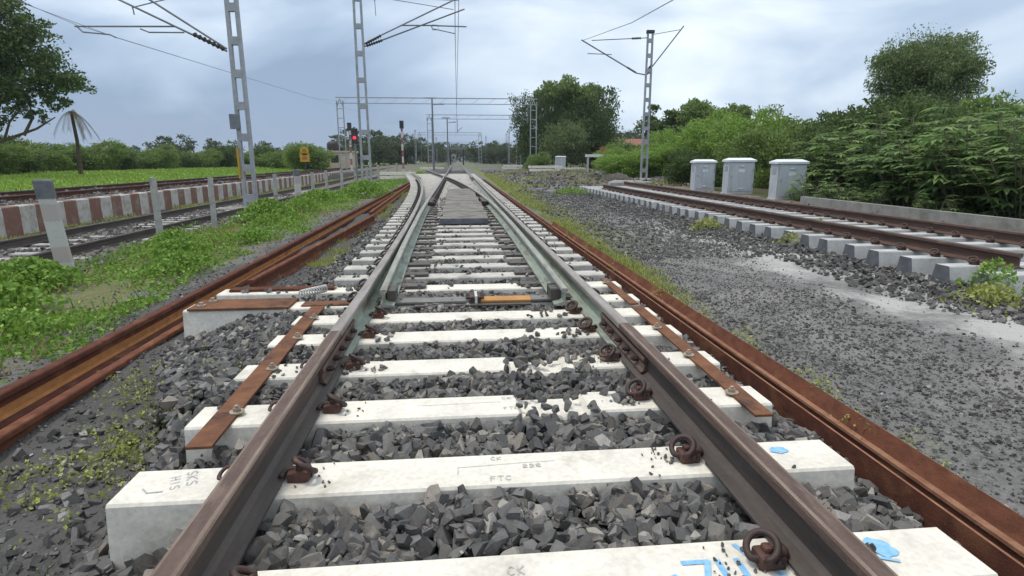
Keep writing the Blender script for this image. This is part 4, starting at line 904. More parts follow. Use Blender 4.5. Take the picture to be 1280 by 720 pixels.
# ------------------------------------------------------------------ cabinets
def cabinet(x, y, w, h, d, label, rot):
    zb = gz1(x, y) - .02; o = empty('relay_cabinet', (x, y, zb), label, 'cabinet', 'grey lineside cabinets', rot)
    def loc(mb, nm, m, p=None):
        me = mb.mesh(nm); return link_mesh(nm, me, m, p or o)
    mb = MB(); mb.box(-w / 2 - .03, w / 2 + .03, -d / 2 - .03, d / 2 + .03, -.15, .06, 0, .01); loc(mb, 'plinth', 'concrete_grey')
    mb = MB(); mb.box(-w / 2, w / 2, -d / 2, d / 2, .06, h - .08, 0, .008); loc(mb, 'body', 'cab')
    mb = MB(); e = .045; z0 = h - .078
    vs = [(-w / 2 - e, -d / 2 - e, z0), (w / 2 + e, -d / 2 - e, z0), (w / 2 + e, d / 2 + e, z0), (-w / 2 - e, d / 2 + e, z0), (-w / 2 - e, -d / 2 - e, z0 + .06), (w / 2 + e, -d / 2 - e, z0 + .06), (w / 2 + e, d / 2 + e, z0 + .06), (-w / 2 - e, d / 2 + e, z0 + .06), (-w / 2 + .04, 0, z0 + .13), (w / 2 - .04, 0, z0 + .13)]
    mb.add(vs, [(3, 2, 1, 0), (0, 1, 5, 4), (1, 2, 6, 5), (2, 3, 7, 6), (3, 0, 4, 7), (4, 5, 9, 8), (6, 7, 8, 9), (5, 6, 9), (7, 4, 8)]); loc(mb, 'lid', 'cab_lid')
    mb = MB(); mb.box(-w / 2 + .05, w / 2 - .05, -d / 2 - .016, -d / 2 - .001, .12, h - .14, 0, .005); dr = loc(mb, 'door', 'cab')
    for z in (.19, h - .24):
        mb = MB(); mb.box(-.07, .07, -d / 2 - .045, -d / 2 - .017, z, z + .035, 0, .006); loc(mb, 'handle', 'cab_lid', dr)
    mb = MB(); mb.box(-.10, .10, -d / 2 - .022, -d / 2 - .0165, h - .42, h - .32); loc(mb, 'label_plate', 'white', dr)
    for k_ in range(5):
        mb = MB(); mb.box(-w / 2 - .014, -w / 2 - .002, -d / 2 + .12, d / 2 - .12, h - .36 + k_ * .035, h - .345 + k_ * .035); loc(mb, 'louvre', 'cab')
    mb = MB(); mb.tube([(-w / 2 + .10, -d / 2 - .034, h * .52), (-w / 2 + .10, -d / 2 - .017, h * .52)], .028, 10); loc(mb, 'lock', 'steel', dr)
    mb = MB()
    for z in (.3, h - .4): mb.tube([(w / 2 - .045, -d / 2 - .02, z), (w / 2 - .045, -d / 2 - .02, z + .1)], .014, 6)
    loc(mb, 'hinges', 'steel', dr); return o
cabinet(9.30, 21.9, .76, 1.16, .55, 'grey metal cabinet with white lid, nearest to the double armed mast', -.10)
cabinet(9.48, 19.4, .86, 1.18, .55, 'grey metal cabinet in the middle of the row of three', -.10)
cabinet(9.80, 16.9, .84, 1.16, .55, 'grey metal cabinet partly hidden behind low castor leaves', -.12)
cabinet(12.3, 70, 1.15, 1.5, .8, 'small white cabinet far off beneath the big dark tree', 0)

# ------------------------------------------------------------------ far yard things
def stack(x, y, n, rows, label, L=2.6, rot=0.0):
    o = empty('sleeper_stack', (x, y, gz1(x, y)), label, 'stack', 'stacks of spare sleepers', rot)
    for r_ in range(rows):
        for k in range(n - (r_ % 2)):
            q = bpy.data.objects.new('spare_sleeper', spare_me); COL.objects.link(q); q.parent = o; q.location = (random.uniform(-.15, .15), (k - n / 2) * .42, .235 + r_ * .31); q.rotation_euler = (0, 0, random.uniform(-.05, .05)); q.scale = (L / 2.75, 1, 1)
        if r_ < rows - 1:
            mb = MB(); mb.box(-.9, -.75, -n * .22, n * .22 - .2, .237 + r_ * .31, .305 + r_ * .31); mb.box(.75, .9, -n * .22, n * .22 - .2, .237 + r_ * .31, .305 + r_ * .31); link_mesh('spacer_timber', mb.mesh('spacer_timber'), 'bark', o)
    return o
spare_me = sleeper_mesh('spare_sleeper', -1.375, 1.375); spare_me.materials.append(M['concrete']); spare_me.materials.append(M['concrete_end'])
stack(8.9, 60, 3, 2, 'pale stack of spare sleepers standing at the foot of the right portal leg', 3.2)
stack(7.2, 78, 3, 2, 'pale heap of spare sleepers lying before the distant poles')
stack(-4.6, 47, 2, 2, 'white stacked sleepers lying left of the crossing', 2.8)
stack(-3.4, 82, 2, 1, 'low flat stack of sleepers below the dark lamp pole', 3.2)
stack(12.6, 66, 2, 1, 'flat spread of sleepers below the small white cabinet', 3.6, .15)
# rubble mound beside mast
mb = MB(); bm = bmesh.new(); bmesh.ops.create_icosphere(bm, subdivisions=4, radius=1)
for v in bm.verts: v.co = Vector((9.6 + v.co.x * .95 * (1 + .2 * math.sin(5 * v.co.y)), 35 + v.co.y * 1.4, -.35 + max(v.co.z, -.2) * (.48 + .08 * math.sin(7 * v.co.x + 3 * v.co.y)) + .06 * math.sin(23 * v.co.x + 11 * v.co.y) * math.sin(17 * v.co.y)))
mb.bm(bm); tag(mb.build('dirt_mound', 'soil', None, (9.3, 35, -.3)), 'small mound of dark dirt behind the double armed mast', 'mound')
mb = MB(); mb.box(7.2, 9.3, 27.6, 28.1, -.36, -.06, 0, .06); mb.box(7.5, 9.0, 28.2, 28.6, -.36, -.02, 0, .06)
tag(mb.build('concrete_block', 'concrete_old', None, (8.2, 28, -.3)), 'dark broken concrete blocks lying at the far end of the right rails', 'block')
# board on post
t = empty('board_stand', (11.6, 50, gz1(11.6, 50)), 'plain post with a horizontal pale board beside the bushes', 'stand')
mb = MB(); mb.box(11.05, 11.2, 49.93, 50.07, -.2, 1.2); mb.build('post', 'concrete_grey', t, (11.1, 50, 0)); mb = MB(); mb.box(10.9, 12.4, 49.9, 50.1, 1.2, 1.42, 0, .01); mb.build('board', 'white', t, (11.6, 50, 1.3))
t = empty('warning_board', (13.6, 55, 0), 'small orange warning board among the bushes', 'sign')
mb = MB(); mb.box(13.35, 13.85, 54.95, 55.0, 1.75, 2.1, 0, .01); mb.build('panel', 'orange', t, (13.6, 55, 2)); mb = MB(); mb.cyl(13.6, 55.04, -.1, 1.9, .05, 6); mb.build('post', 'tube', t, (13.6, 55, 0))
# signals
def signal(x, y, top, label, lit):
    zb = gz1(x, y); o = empty('signal_post', (x, y, zb), label, 'signal'); mb = MB(); mb.tube([(x, y, zb), (x, y, top)], .10 if not lit else .08, 10); mb.build('post', 'signal_band' if not lit else 'tube', o, (x, y, zb))
    if lit:
        mb = MB(); mb.box(x - .25, x + .25, y - .12, y + .12, top - .2, top + 1.0, 0, .03); hd = mb.build('signal_head', 'black', o, (x, y, top))
        mb = MB(); mb.tube([(x, y - .125, top + .25), (x, y - .17, top + .25)], .14, 14); l = mb.mesh('lamp', (x, y, top)); link_mesh('lamp', l, 'red_lamp', hd)
        mb = MB(); mb.box(x - .55, x + .4, y + .1, y + .5, top - .28, top - .22); mb.tube([(x + .35, y + .45, top - .25), (x + .35, y + .45, top + .7)], .02, 5); mb.tube([(x - .5, y + .45, top - .25), (x - .5, y + .45, top + .7)], .02, 5); mb.build('platform', 'tube', o, (x, y, top))
    else:
        mb = MB(); mb.box(x - .2, x + .2, y - .15, y + .15, top, top + .75, 0, .03); mb.build('signal_head', 'black', o, (x, y, top))
    return o
signal(-5.4, 60, 4.0, 'red and white banded signal post left of the straight track', False)
signal(-8.35, 50, 2.5, 'signal with a lit red lamp just left of the arm-carrying mast', True)
signal(-10.8, 62, 3.9, 'thin banded post between the left portal leg and the red signal', False)
t = empty('yellow_sign', (-14.9, 60, gz1(-14.9, 60)), 'yellow figure sign on a black post at the field edge', 'sign')
mb = MB(); mb.tube([(-14.9, 60, -.2), (-14.9, 60, .8)], .06, 6); mb.build('post', 'black', t, (-14.9, 60, 0))
mb = MB(); mb.tube([(-14.9, 59.9, 1.85), (-14.9, 59.96, 1.85)], .42, 16); mb.box(-15.35, -14.45, 59.9, 59.96, .8, 1.62, 0, .01); mb.build('panel', 'yellow', t, (-14.9, 60, 1.4))
mb = MB(); mb.tube([(-14.9, 59.885, 1.87), (-14.9, 59.899, 1.87)], .2, 16); mb.box(-15.1, -14.7, 59.885, 59.899, 1.0, 1.35); mb.build('symbol', 'orange', t, (-14.9, 60, 1.4))
# far gantry on the line
t = empty('trackside_frame', (-.9, 130, -.1), 'dark crossbar frame standing on the far track', 'frame')
for xx in (-1.3, 1.5):
    mb = MB(); mb.box(xx - .16, xx + .16, 129.9, 130.1, -.2, 3.2); mb.build('post', 'black', t, (xx, 130, 0))
mb = MB(); mb.box(-2.6, 2.2, 129.9, 130.1, 3.2, 3.55); mb.build('crossbar', 'tube', t, (0, 130, 3.3))
# buildings
def building(x, y, w, d, h, label, wallm, roofm, nwin=3, tank=False, gable=False):
    zb = gz1(x, y) - .1; o = empty('house', (x, y, zb), label, 'building'); mb = MB(); mb.box(x - w / 2, x + w / 2, y - d / 2, y + d / 2, zb, zb + h); mb.build('wall', wallm, o, (x, y, zb))
    mb = MB()
    if gable: mb.add([(x - w / 2 - .3, y - d / 2 - .3, zb + h + .003), (x + w / 2 + .3, y - d / 2 - .3, zb + h + .003), (x + w / 2 + .3, y + d / 2 + .3, zb + h + .003), (x - w / 2 - .3, y + d / 2 + .3, zb + h + .003), (x - w / 2 - .3, y, zb + h + 1.3), (x + w / 2 + .3, y, zb + h + 1.3)], [(3, 2, 1, 0), (0, 1, 5, 4), (2, 3, 4, 5), (1, 2, 5), (3, 0, 4)])
    else: mb.box(x - w / 2 - .15, x + w / 2 + .15, y - d / 2 - .15, y + d / 2 + .15, zb + h + .003, zb + h + .22)
    mb.build('roof', roofm, o, (x, y, zb + h))
    for k in range(nwin):
        xx = x - w / 2 + (k + .5) * w / nwin; mb = MB(); mb.box(xx - .45, xx + .45, y - d / 2 - .03, y - d / 2 - .003, zb + h * .42, zb + h * .42 + .9); mb.build('window', 'glass', o, (xx, y, zb))
    return o
building(-15.2, 78, 4.2, 4, 2.1, 'cream flat roofed building seen behind the wide portal left leg', 'cream', 'cream', 1)
t = empty('water_tank', (-15.6, 77.5, 2.2), 'black rounded water tank on the cream building roof', 'tank')
mb = MB(); mb.tube([(-15.6, 77.5, 2.23), (-15.6, 77.5, 2.3), (-15.6, 77.5, 3.0), (-15.6, 77.5, 3.25), (-15.6, 77.5, 3.35)], [.7, .78, .78, .55, .2], 14); mb.build('tank_body', 'black', t, (-15.6, 77.5, 2.2), True)
mb = MB(); mb.tube([(-15.6, 77.5, 3.35), (-15.6, 77.5, 3.45)], .22, 10); mb.build('tank_lid', 'black', t, (-15.6, 77.5, 3.3))
building(26.5, 92, 6, 5, 3.0, 'pale low house with dull roof between the big dark tree and the double armed mast', 'palewall', 'roof', 3, gable=True)
building(-6, 260, 12, 6, 4, 'long pale building on the horizon left of the line', 'palewall', 'palewall', 5)

# ------------------------------------------------------------------ vegetation
def leaf_quads(P, size, r, up=0.35, aspect=.5, droop=0.0, outward=None):
    n = len(P); d = r.normal(size=(n, 3))
    if outward is not None: d += outward * 1.2
    d[:, 2] += up - droop; d /= np.linalg.norm(d, axis=1)[:, None]
    a = r.normal(size=(n, 3)); s = np.cross(d, a); s /= np.linalg.norm(s, axis=1)[:, None] + 1e-9; nn = np.cross(d, s)
    L = size * r.uniform(.6, 1.3, n)[:, None]
    b = P - d * L * .5; t = P + d * L * .5; l = P + s * L * aspect * .5 + nn * L * .08; q = P - s * L * aspect * .5 + nn * L * .08
    V = np.stack([b, l, t, q], 1).reshape(-1, 3); F = np.arange(n * 4).reshape(n, 4); return V, F
def blob_points(blobs, n, r, clump=.28, per=16, shell=.55):
    vol = np.array([b[3] * b[4] * b[5] for b in blobs]) ** .75; w = vol / vol.sum(); nc = max(1, n // per)
    w_i = r.choice(len(blobs), nc, p=w); B = np.array(blobs)[w_i]
    d = r.normal(size=(nc, 3)); d /= np.linalg.norm(d, axis=1)[:, None]; rad = r.uniform(shell, 1.0, nc) ** .7
    C = B[:, :3] + d * rad[:, None] * B[:, 3:6]
    cs = clump * B[:, 3:6].min(1)
    k = r.integers(0, nc, n); P = C[k] + np.clip(r.normal(size=(n, 3)), -1.5, 1.5) * cs[k][:, None] * np.array([1, 1, .6]); out = d[k]; return P, out, C
def crown_mesh(name, blobs, n, leaf, r, mname, clump=.28, per=16, shell=.55, aspect=.5, up=.3, droop=0.0):
    P, out, C = blob_points(blobs, n, r, clump, per, shell); V, F = leaf_quads(P, leaf, r, up, aspect, droop, out)
    me = np_mesh(name, V, F, 4); me.materials.append(M[mname]); return me, C
def trunk_mb(base, top, r0, tips, r, nb=8):
    mb = MB(); b = Vector(base); t = Vector(top); mid = b.lerp(t, .5) + Vector((r.normal() * .12, r.normal() * .12, 0)) * (t - b).length * .3
    mb.tube([b, mid, t], [r0 * 1.25, r0 * .9, r0 * .6], 8)
    for k in range(min(nb, len(tips))):
        e = Vector(tips[r.integers(0, len(tips))]); s = mid.lerp(t, r.uniform(.0, 1)); m = s.lerp(e, .5) + Vector((0, 0, .06 * (e - s).length))
        mb.tube([s, m, e], [r0 * .5, r0 * .3, r0 * .08], 5)
    return mb
def tree_proto(seed, blobs, n, leaf, mname, trunk_top, r0, **k):
    r = np.random.default_rng(seed); nb = k.pop('nb', 10); me, C = crown_mesh('crown', blobs, n, leaf, r, mname, **k)
    tm = trunk_mb((0, 0, -.15), trunk_top, r0, C, r, nb).mesh('trunk'); tm.materials.append(M['bark']); return me, tm
def place_tree(name, proto, loc, sc, rz, label, cat, group):
    o = empty(name, loc, label, cat, group, rz); o.scale = sc if isinstance(sc, tuple) else (sc, sc, sc)
    for nm, me in (('crown', proto[0]), ('trunk', proto[1])):
        c = bpy.data.objects.new(nm, me); COL.objects.link(c); c.parent = o
    return o
def rb(seed, n, R, H, z0, rr=(.35, .6)):
    r = np.random.default_rng(seed); out = []
    for _ in range(n):
        a = r.uniform(0, 6.28); q = R * math.sqrt(r.uniform(0, 1)) * .75; s = r.uniform(*rr) * R; z = z0 + r.uniform(.15, .85) * H
        out.append((q * math.cos(a), q * math.sin(a), z, s, s, s * .75))
    return out
# unit-ish prototypes
P_bush = [tree_proto(31 + i, rb(31 + i, 9, 1.0, 1.5, .05, (.35, .55)) + [(0, 0, .5, .8, .8, .55)], 15000, .080, m, (0, 0, .7), .05, per=30, clump=.26, shell=.6) for i, m in enumerate(['leaf_mid', 'leaf_mid', 'leaf_dark', 'leaf_bright'])]
P_tree_dark = tree_proto(51, rb(51, 16, 1.0, 1.25, .25, (.26, .42)) + [(0, 0, .75, .8, .8, .5), (-.2, 0, .35, .7, .7, .35), (.4, 0, .35, .5, .5, .35)], 21000, .062, 'leaf_dark', (0, 0, .8), .06, per=26, clump=.33, shell=.6)
P_tree_mid = tree_proto(52, rb(52, 14, 1.0, 1.25, .2, (.26, .42)) + [(0, 0, .7, .8, .8, .5)], 15000, .075, 'leaf_grey', (0, 0, .8), .06, per=26, clump=.33, shell=.6)
P_tree_round = tree_proto(53, [(x_, y_, z_, s_, s_, s_ * 1.05) for x_, y_, z_, s_, _, _ in rb(53, 17, 1.0, 1.75, .55, (.26, .40))] + [(0, 0, 1.45, .72, .72, .85), (-.1, 0, 1.0, .7, .7, .5), (.1, 0, .45, .75, .75, .45), (-.3, 0, .2, .6, .6, .4), (-.85, 0, 1.05, .36, .36, .34), (.92, 0, .85, .34, .34, .36), (.25, 0, 2.05, .42, .42, .26), (-.45, .2, 1.85, .4, .4, .26), (.75, .1, 1.5, .36, .36, .3)], 80000, .052, 'leaf_grey', (0, 0, 1.3), .06, per=110, clump=.30, up=-.45, aspect=.42, shell=.5)
P_tree_sparse = tree_proto(55, rb(55, 14, 1.0, 1.0, .85, (.16, .30)), 4600, .095, 'leaf_dark', (.05, 0, 1.2), .06, per=22, clump=.40, nb=26)
P_tree_top = tree_proto(57, rb(57, 13, 1.0, 1.1, .7, (.24, .36)), 9500, .09, 'leaf_mid', (0, 0, 1.1), .06, per=22, clump=.34, nb=18)
P_far = [tree_proto(61 + i, rb(61 + i, 8, 1.0, 1.2, .2, (.32, .5)) + [(0, 0, .6, .75, .75, .5)], 2600, .14, 'leaf_far', (0, 0, .8), .06, per=16) for i in range(2)]

# big dark tree behind right portal leg
place_tree('broadleaf_tree', P_tree_dark, (17.6, 78, -.1), (4.6, 5, 7.2), .4, 'large dense dark tree standing behind the right leg of the wide portal', 'tree', 'single trees')
place_tree('broadleaf_tree', P_tree_dark, (11.0, 80, -.1), (4.0, 3.9, 6.6), 2.1, 'lower dark tree merging into the left side of the large dense tree', 'tree', 'single trees')
place_tree('broadleaf_tree', P_tree_mid, (13.8, 75, -.1), (3.6, 3.6, 4.6), 3.3, 'mid green rounded tree in front of the large dense dark tree', 'tree', 'single trees')
place_tree('broadleaf_tree', P_tree_top, (15.4, 79, 2.6), (4.6, 4.6, 5.0), 1.0, 'airy tree top rising over the large dense dark tree', 'tree', 'single trees')
place_tree('broadleaf_tree', P_tree_round, (25.0, 30.5, -.1), (2.8, 2.8, 3.3), .7, 'tall grey-green rounded tree rising above the castor shrubs', 'tree', 'single trees')
place_tree('broadleaf_tree', P_tree_sparse, (22.0, 60, .1), (4.3, 4.2, 3.5), 2.3, 'sparse dark tree with see-through branches behind the double armed mast', 'tree', 'single trees')
place_tree('broadleaf_tree', P_tree_top, (24.0, 55, .1), (3.6, 3.6, 3.6), .3, 'leafy tree right of the sparse dark one, with yellowish top', 'tree', 'single trees')
# big left tree
r = np.random.default_rng(77)
lb = [(-1, 0, 8.2, 2.6, 2.6, 1.5), (1.2, .3, 7.6, 2.0, 2.0, 1.3), (2.7, 0, 6.3, 1.5, 1.5, 1.0), (3.9, 0, 5.6, 1.1, 1.1, .8), (1.2, 0, 5.4, 1.5, 1.6, .9), (-1.5, .5, 6.0, 2.2, 2.2, 1.3), (-3.2, 0, 7.0, 2.2, 2, 1.5), (2.6, .4, 4.6, 1.0, 1, .6), (0, 0, 4.4, 1.4, 1.3, .6), (-2.5, 0, 4.5, 1.8, 1.6, 1.0), (-4, 0, 3.2, 1.6, 1.5, 1.0), (-1.2, 0, 3.4, 1.3, 1.3, .7), (-2.6, 0, 2.6, 1.5, 1.4, .9), (1.6, 0, 3.7, .8, .8, .45), (-4.5, 0, 5.2, 1.8, 1.8, 1.4), (-.5, 0, 10.0, 2.2, 2.2, 1.0), (-3.5, 0, 9.6, 2.2, 2.2, 1.2), (1.9, 0, 8.9, 1.3, 1.3, .7)]
lc, C = crown_mesh('crown', lb, 34000, .24, r, 'leaf_dark', clump=.30, per=30, shell=.3, up=-.1)
lt = trunk_mb((-3.6, 0, -.4), (-1.8, 0, 6.0), .26, C, r, 34)
lt.tube([(-3.0, 0, 1.6), (-.6, 0, 2.2), (1.4, 0, 2.9), (2.6, 0, 3.6)], [.13, .10, .07, .03], 6); lt.tube([(.6, 0, 2.5), (1.3, 0, 3.6), (1.2, 0, 4.6)], [.1, .07, .03], 6); lt.tube([(-.6, 0, 2.2), (-.1, 0, 3.3), (.9, 0, 4.3)], [.08, .06, .02], 6)
tm = lt.mesh('trunk'); tm.materials.append(M['bark'])
place_tree('broadleaf_tree', (lc, tm), (-27.5, 40, 0), 1.0, 0, 'big spreading dark tree at the left edge of the field', 'tree', 'single trees')
# dry palm
o = empty('dry_palm', (-26.9, 45, 0), 'small withered palm with drooping brownish fronds beside the spreading tree', 'palm')
mb = MB(); mb.tube([(-26.9, 45, -.1), (-26.8, 45, 2.2), (-26.9, 45, 4.3)], [.16, .12, .10], 8); mb.build('trunk', 'bark', o, (-26.9, 45, 0))
Vp = []; Fp = []; r = np.random.default_rng(5)
for k in range(11):
    a = r.normal(0, .75) if k < 8 else r.uniform(0, 6.28); L = r.uniform(.9, 1.5); e0 = r.uniform(-.3, .9); prev = None
    for s in range(9):
        t_ = s / 8; q = np.array([math.cos(a) * L * t_, math.sin(a) * L * t_, 4.35 + e0 * t_ - 1.6 * t_ * t_])
        if prev is not None:
            for sd in (-1, 1):
                for j in range(4):
                    c = prev + (q - prev) * (j / 4); sd_v = np.array([-math.sin(a), math.cos(a), 0]) * sd; tip = c + sd_v * .16 + np.array([0, 0, -.25]) + (q - prev) * .6
                    b = len(Vp); w_ = (q - prev) * .13; Vp += [c, c + w_, tip + w_ * .2, tip]; Fp.append((b, b + 1, b + 2, b + 3))
        prev = q
me = np_mesh('fronds', np.array(Vp), np.array(Fp), 4); link_mesh('fronds', me, 'frond', o)

GRP_H = 'bushes in the hedge beyond the field'
hx = 0
for k, (px, Y, s) in enumerate([(-15, 52, 2.4), (5, 44, 2.3), (32, 46, 2.1), (58, 50, 2.2), (75, 58, 2.3), (105, 58, 1.9), (130, 61, 2.0), (152, 62, 2.2), (178, 66, 1.9), (205, 70, 2.0), (228, 72, 1.8), (252, 78, 1.9), (272, 80, 2.0), (292, 84, 2.1), (318, 88, 2.2), (338, 92, 2.1), (358, 84, 2.0), (372, 76, 2.2), (392, 80, 2.0)]):
    x = (px - 570) / 724.0 * Y - .14; s *= .9
    place_tree('hedge_bush', P_bush[[0, 2, 1, 2, 1][k % 5]], (x, Y, gz1(x, Y) - .2), (s * 1.35, s * 1.3, s * (1.05 + .12 * math.sin(k * 2.1))), k * 1.3, 'green bush in the hedge beyond the field, %s from the left' % nth(k + 1), 'bush', GRP_H)
for k, (px, Y, s) in enumerate([(-30, 70, 4.2), (190, 110, 2.4), (240, 120, 3.6), (300, 120, 3.4), (350, 130, 3.0)]):
    x = (px - 570) / 724.0 * Y; place_tree('field_tree', P_far[k % 2], (x, Y, 0), s, k * 2., 'small tree rising behind the hedge, %s from the left' % nth(k + 1), 'tree', 'trees behind the hedge')
n_ = 0
for k, (px, Y, s) in enumerate([(462, 130, 5.0), (478, 140, 4.6), (492, 150, 4.8), (508, 150, 4.2), (520, 170, 5.0), (536, 200, 4.8), (548, 230, 5), (560, 260, 5.5), (590, 250, 4), (604, 170, 4.6), (612, 160, 3.6), (624, 190, 4.2), (634, 140, 3.2), (655, 120, 3.4), (444, 110, 3.2), (432, 100, 2.6), (785, 130, 4.8), (800, 140, 5.5), (575, 330, 6.5), (540, 330, 6), (610, 330, 6), (500, 300, 6.5), (640, 300, 6), (470, 280, 6)]):
    x = (px - 570) / 724.0 * Y; place_tree('distant_tree', P_far[k % 2], (x, Y, gz1(x, Y) - .3), (s * 1.2, s * 1.2, s), k * 1.7, 'dim distant tree on the horizon down the line, %s of the far clump' % nth(k + 1), 'tree', 'distant trees on the horizon')
place_tree('hedge_bush', P_bush[1], (-16.2, 66, -.2), (2.6, 2.4, 2.1), .5, 'tall green bush behind the yellow sign', 'bush', GRP_H)
place_tree('hedge_bush', P_bush[0], (-18.6, 72, -.2), (2.2, 2.0, 1.9), 2.5, 'round green bush left of the yellow sign', 'bush', GRP_H)

# right-hand bushes
for k, (x, Y, s, h, pi_) in enumerate([(10.8, 37, 1.6, 1.0, 3), (12.4, 38.5, 1.8, 1.15, 3), (13.8, 37.5, 1.9, 1.4, 3), (14.6, 40, 2.0, 1.9, 3), (15.6, 36, 2.0, 2.0, 3), (17.2, 37, 2.3, 2.4, 3), (15.8, 31, 2.0, 2.15, 3), (17.5, 30, 2.2, 2.3, 1), (14.2, 26, 1.9, 1.9, 1), (15.8, 24.5, 2.2, 2.3, 2), (13.2, 22.5, 1.7, 1.75, 1), (13.8, 20, 1.9, 1.95, 2), (15.8, 18, 2.3, 2.2, 2), (17.5, 21, 2.4, 2.5, 1), (13.5, 16.5, 1.7, 1.5, 2), (14.5, 13, 2.0, 1.8, 2), (14.2, 10, 1.9, 1.7, 2), (12.6, 42, 1.6, 1.0, 3), (16.5, 45, 2.4, 2.3, 0), (20, 46, 2.6, 2.6, 0), (19.5, 34, 2.6, 2.6, 0), (20, 27, 2.6, 2.6, 2), (10.6, 24.3, .8, .75, 2), (11.2, 27.5, 1.3, 1.2, 2)]):
    place_tree('bush', P_bush[pi_], (x, Y, gz1(x, Y) - .15), (s, s, h), k * 1.1, '%s bush in the thicket right of the cabinets, %s counted from the dirt mound' % (['green', 'leafy green', 'dark green', 'bright green'][pi_], nth(k + 1)), 'bush', 'bushes in the right thicket')
for k, (x, Y, h) in enumerate([(8.9, 66, 1.3), (15.8, 60, 1.4), (17.5, 64, 1.8), (14.6, 58, .9), (20.5, 70, 2.2)]):
    place_tree('bush', P_bush[3 if k % 2 else 0], (x, Y, gz1(x, Y) - .1), (h * 1.3, h * 1.3, h), k * .9, 'low bush at the foot of the distant dark tree, %s of five' % nth(k + 1), 'bush', 'bushes under the dark tree')

# castor shrubs: stems with large palmate drooping leaves
def castor_proto(seed, H, R, nst, nlf, ls):
    r = np.random.default_rng(seed); V = []; F = []; mb = MB(); 
    def palm_leaf(c, a, tilt, s):
        ax = np.array([math.cos(a), math.sin(a), 0]); side = np.array([-math.sin(a), math.cos(a), 0]); up = np.array([0, 0, 1.])
        for j, da in enumerate(np.linspace(-1.9, 1.9, 7)):
            L = s * (1 - .13 * abs(da)); dd = ax * math.cos(da) + side * math.sin(da); tipz = -tilt * L * (0.6 + .5 * math.cos(da)); wv = np.cross(up, dd) * L * .17
            m = c + dd * L * .5 + up * tipz * .3; tp = c + dd * L + up * tipz; b = len(V); V.extend([c, m - wv, tp, m + wv]); F.append((b, b + 1, b + 2, b + 3))
    for i in range(nst):
        a = r.uniform(0, 6.28); q = R * math.sqrt(r.uniform(0, 1)); ex, ey = q * math.cos(a), q * math.sin(a); h = H * r.uniform(.45, 1.0) * (1 - .3 * (q / R) ** 2)
        p0 = Vector((ex * .35, ey * .35, -.1)); p1 = Vector((ex * .7, ey * .7, h * .6)); p2 = Vector((ex, ey, h)); mb.tube([p0, p1, p2], [.022, .016, .008], 5)
        for j in range(nlf):
            t_ = r.uniform(.10, 1.0); c = np.array(p1.lerp(p2, max(0, t_ * 1.6 - .6))) if t_ > .4 else np.array(p0.lerp(p1, t_ * 2)); az = r.uniform(0, 6.28); st = ls * r.uniform(.5, 1.1)
            lc_ = c + np.array([math.cos(az) * st, math.sin(az) * st, st * r.uniform(.1, .5)]); mb.tube([Vector(c), Vector(lc_)], .005, 3, caps=False); palm_leaf(lc_, az + r.normal() * .4, r.uniform(.05, .55), ls * r.uniform(.6, 1.3))
    me = np_mesh('crown', np.array(V), np.array(F), 4); me.materials.append(M['leaf_castor']); tm = mb.mesh('stems'); tm.materials.append(M['stem']); return me, tm
P_cast = [castor_proto(200 + i, 2.0, 1.15, 26, 13, .27) for i in range(3)]
P_cast_low = castor_proto(230, .75, .75, 14, 6, .16)
def place_castor(proto, x, y, s, sz, rz, label):
    o = empty('castor_shrub', (x, y, gz1(x, y)), label, 'shrub', 'castor shrubs along the right wall', rz); o.scale = (s, s, sz)
    for nm, me in (('foliage', proto[0]), ('stems', proto[1])):
        c = bpy.data.objects.new(nm, me); COL.objects.link(c); c.parent = o
for k, (x, y, s, sz) in enumerate([(10.4, 6.5, 1.0, .95), (10.5, 8.3, 1.1, 1.05), (10.6, 10.0, 1.0, .98), (10.9, 11.6, 1.1, 1.05), (10.9, 13.2, 1.1, .95), (11.4, 14.6, 1.2, 1.05), (11.8, 16.4, 1.1, 1.0), (12.4, 18.6, 1.2, 1.1), (12.0, 9.2, 1.3, 1.25), (12.4, 12.2, 1.3, 1.2), (12.8, 15.2, 1.3, 1.25), (12.9, 7.2, 1.3, 1.3), (13.6, 18, 1.3, 1.35)]):
    place_castor(P_cast[k % 3], x, y, s, sz, k * 1.9, 'tall castor shrub with big drooping leaves behind the mossy wall, %s from the near end' % nth(k + 1))
for k, (x, y, s) in enumerate([(9.75, 15.3, 1.1), (9.6, 14.2, .9), (9.7, 13.1, .8), (10.5, 17.3, .8), (9.75, 11.2, .7), (9.7, 16.2, .6)]):
    place_castor(P_cast_low, x, y, s, s, k * 2.2, 'low castor plant with drooping leaves around the hidden cabinet foot, %s from its left' % nth(k + 1))

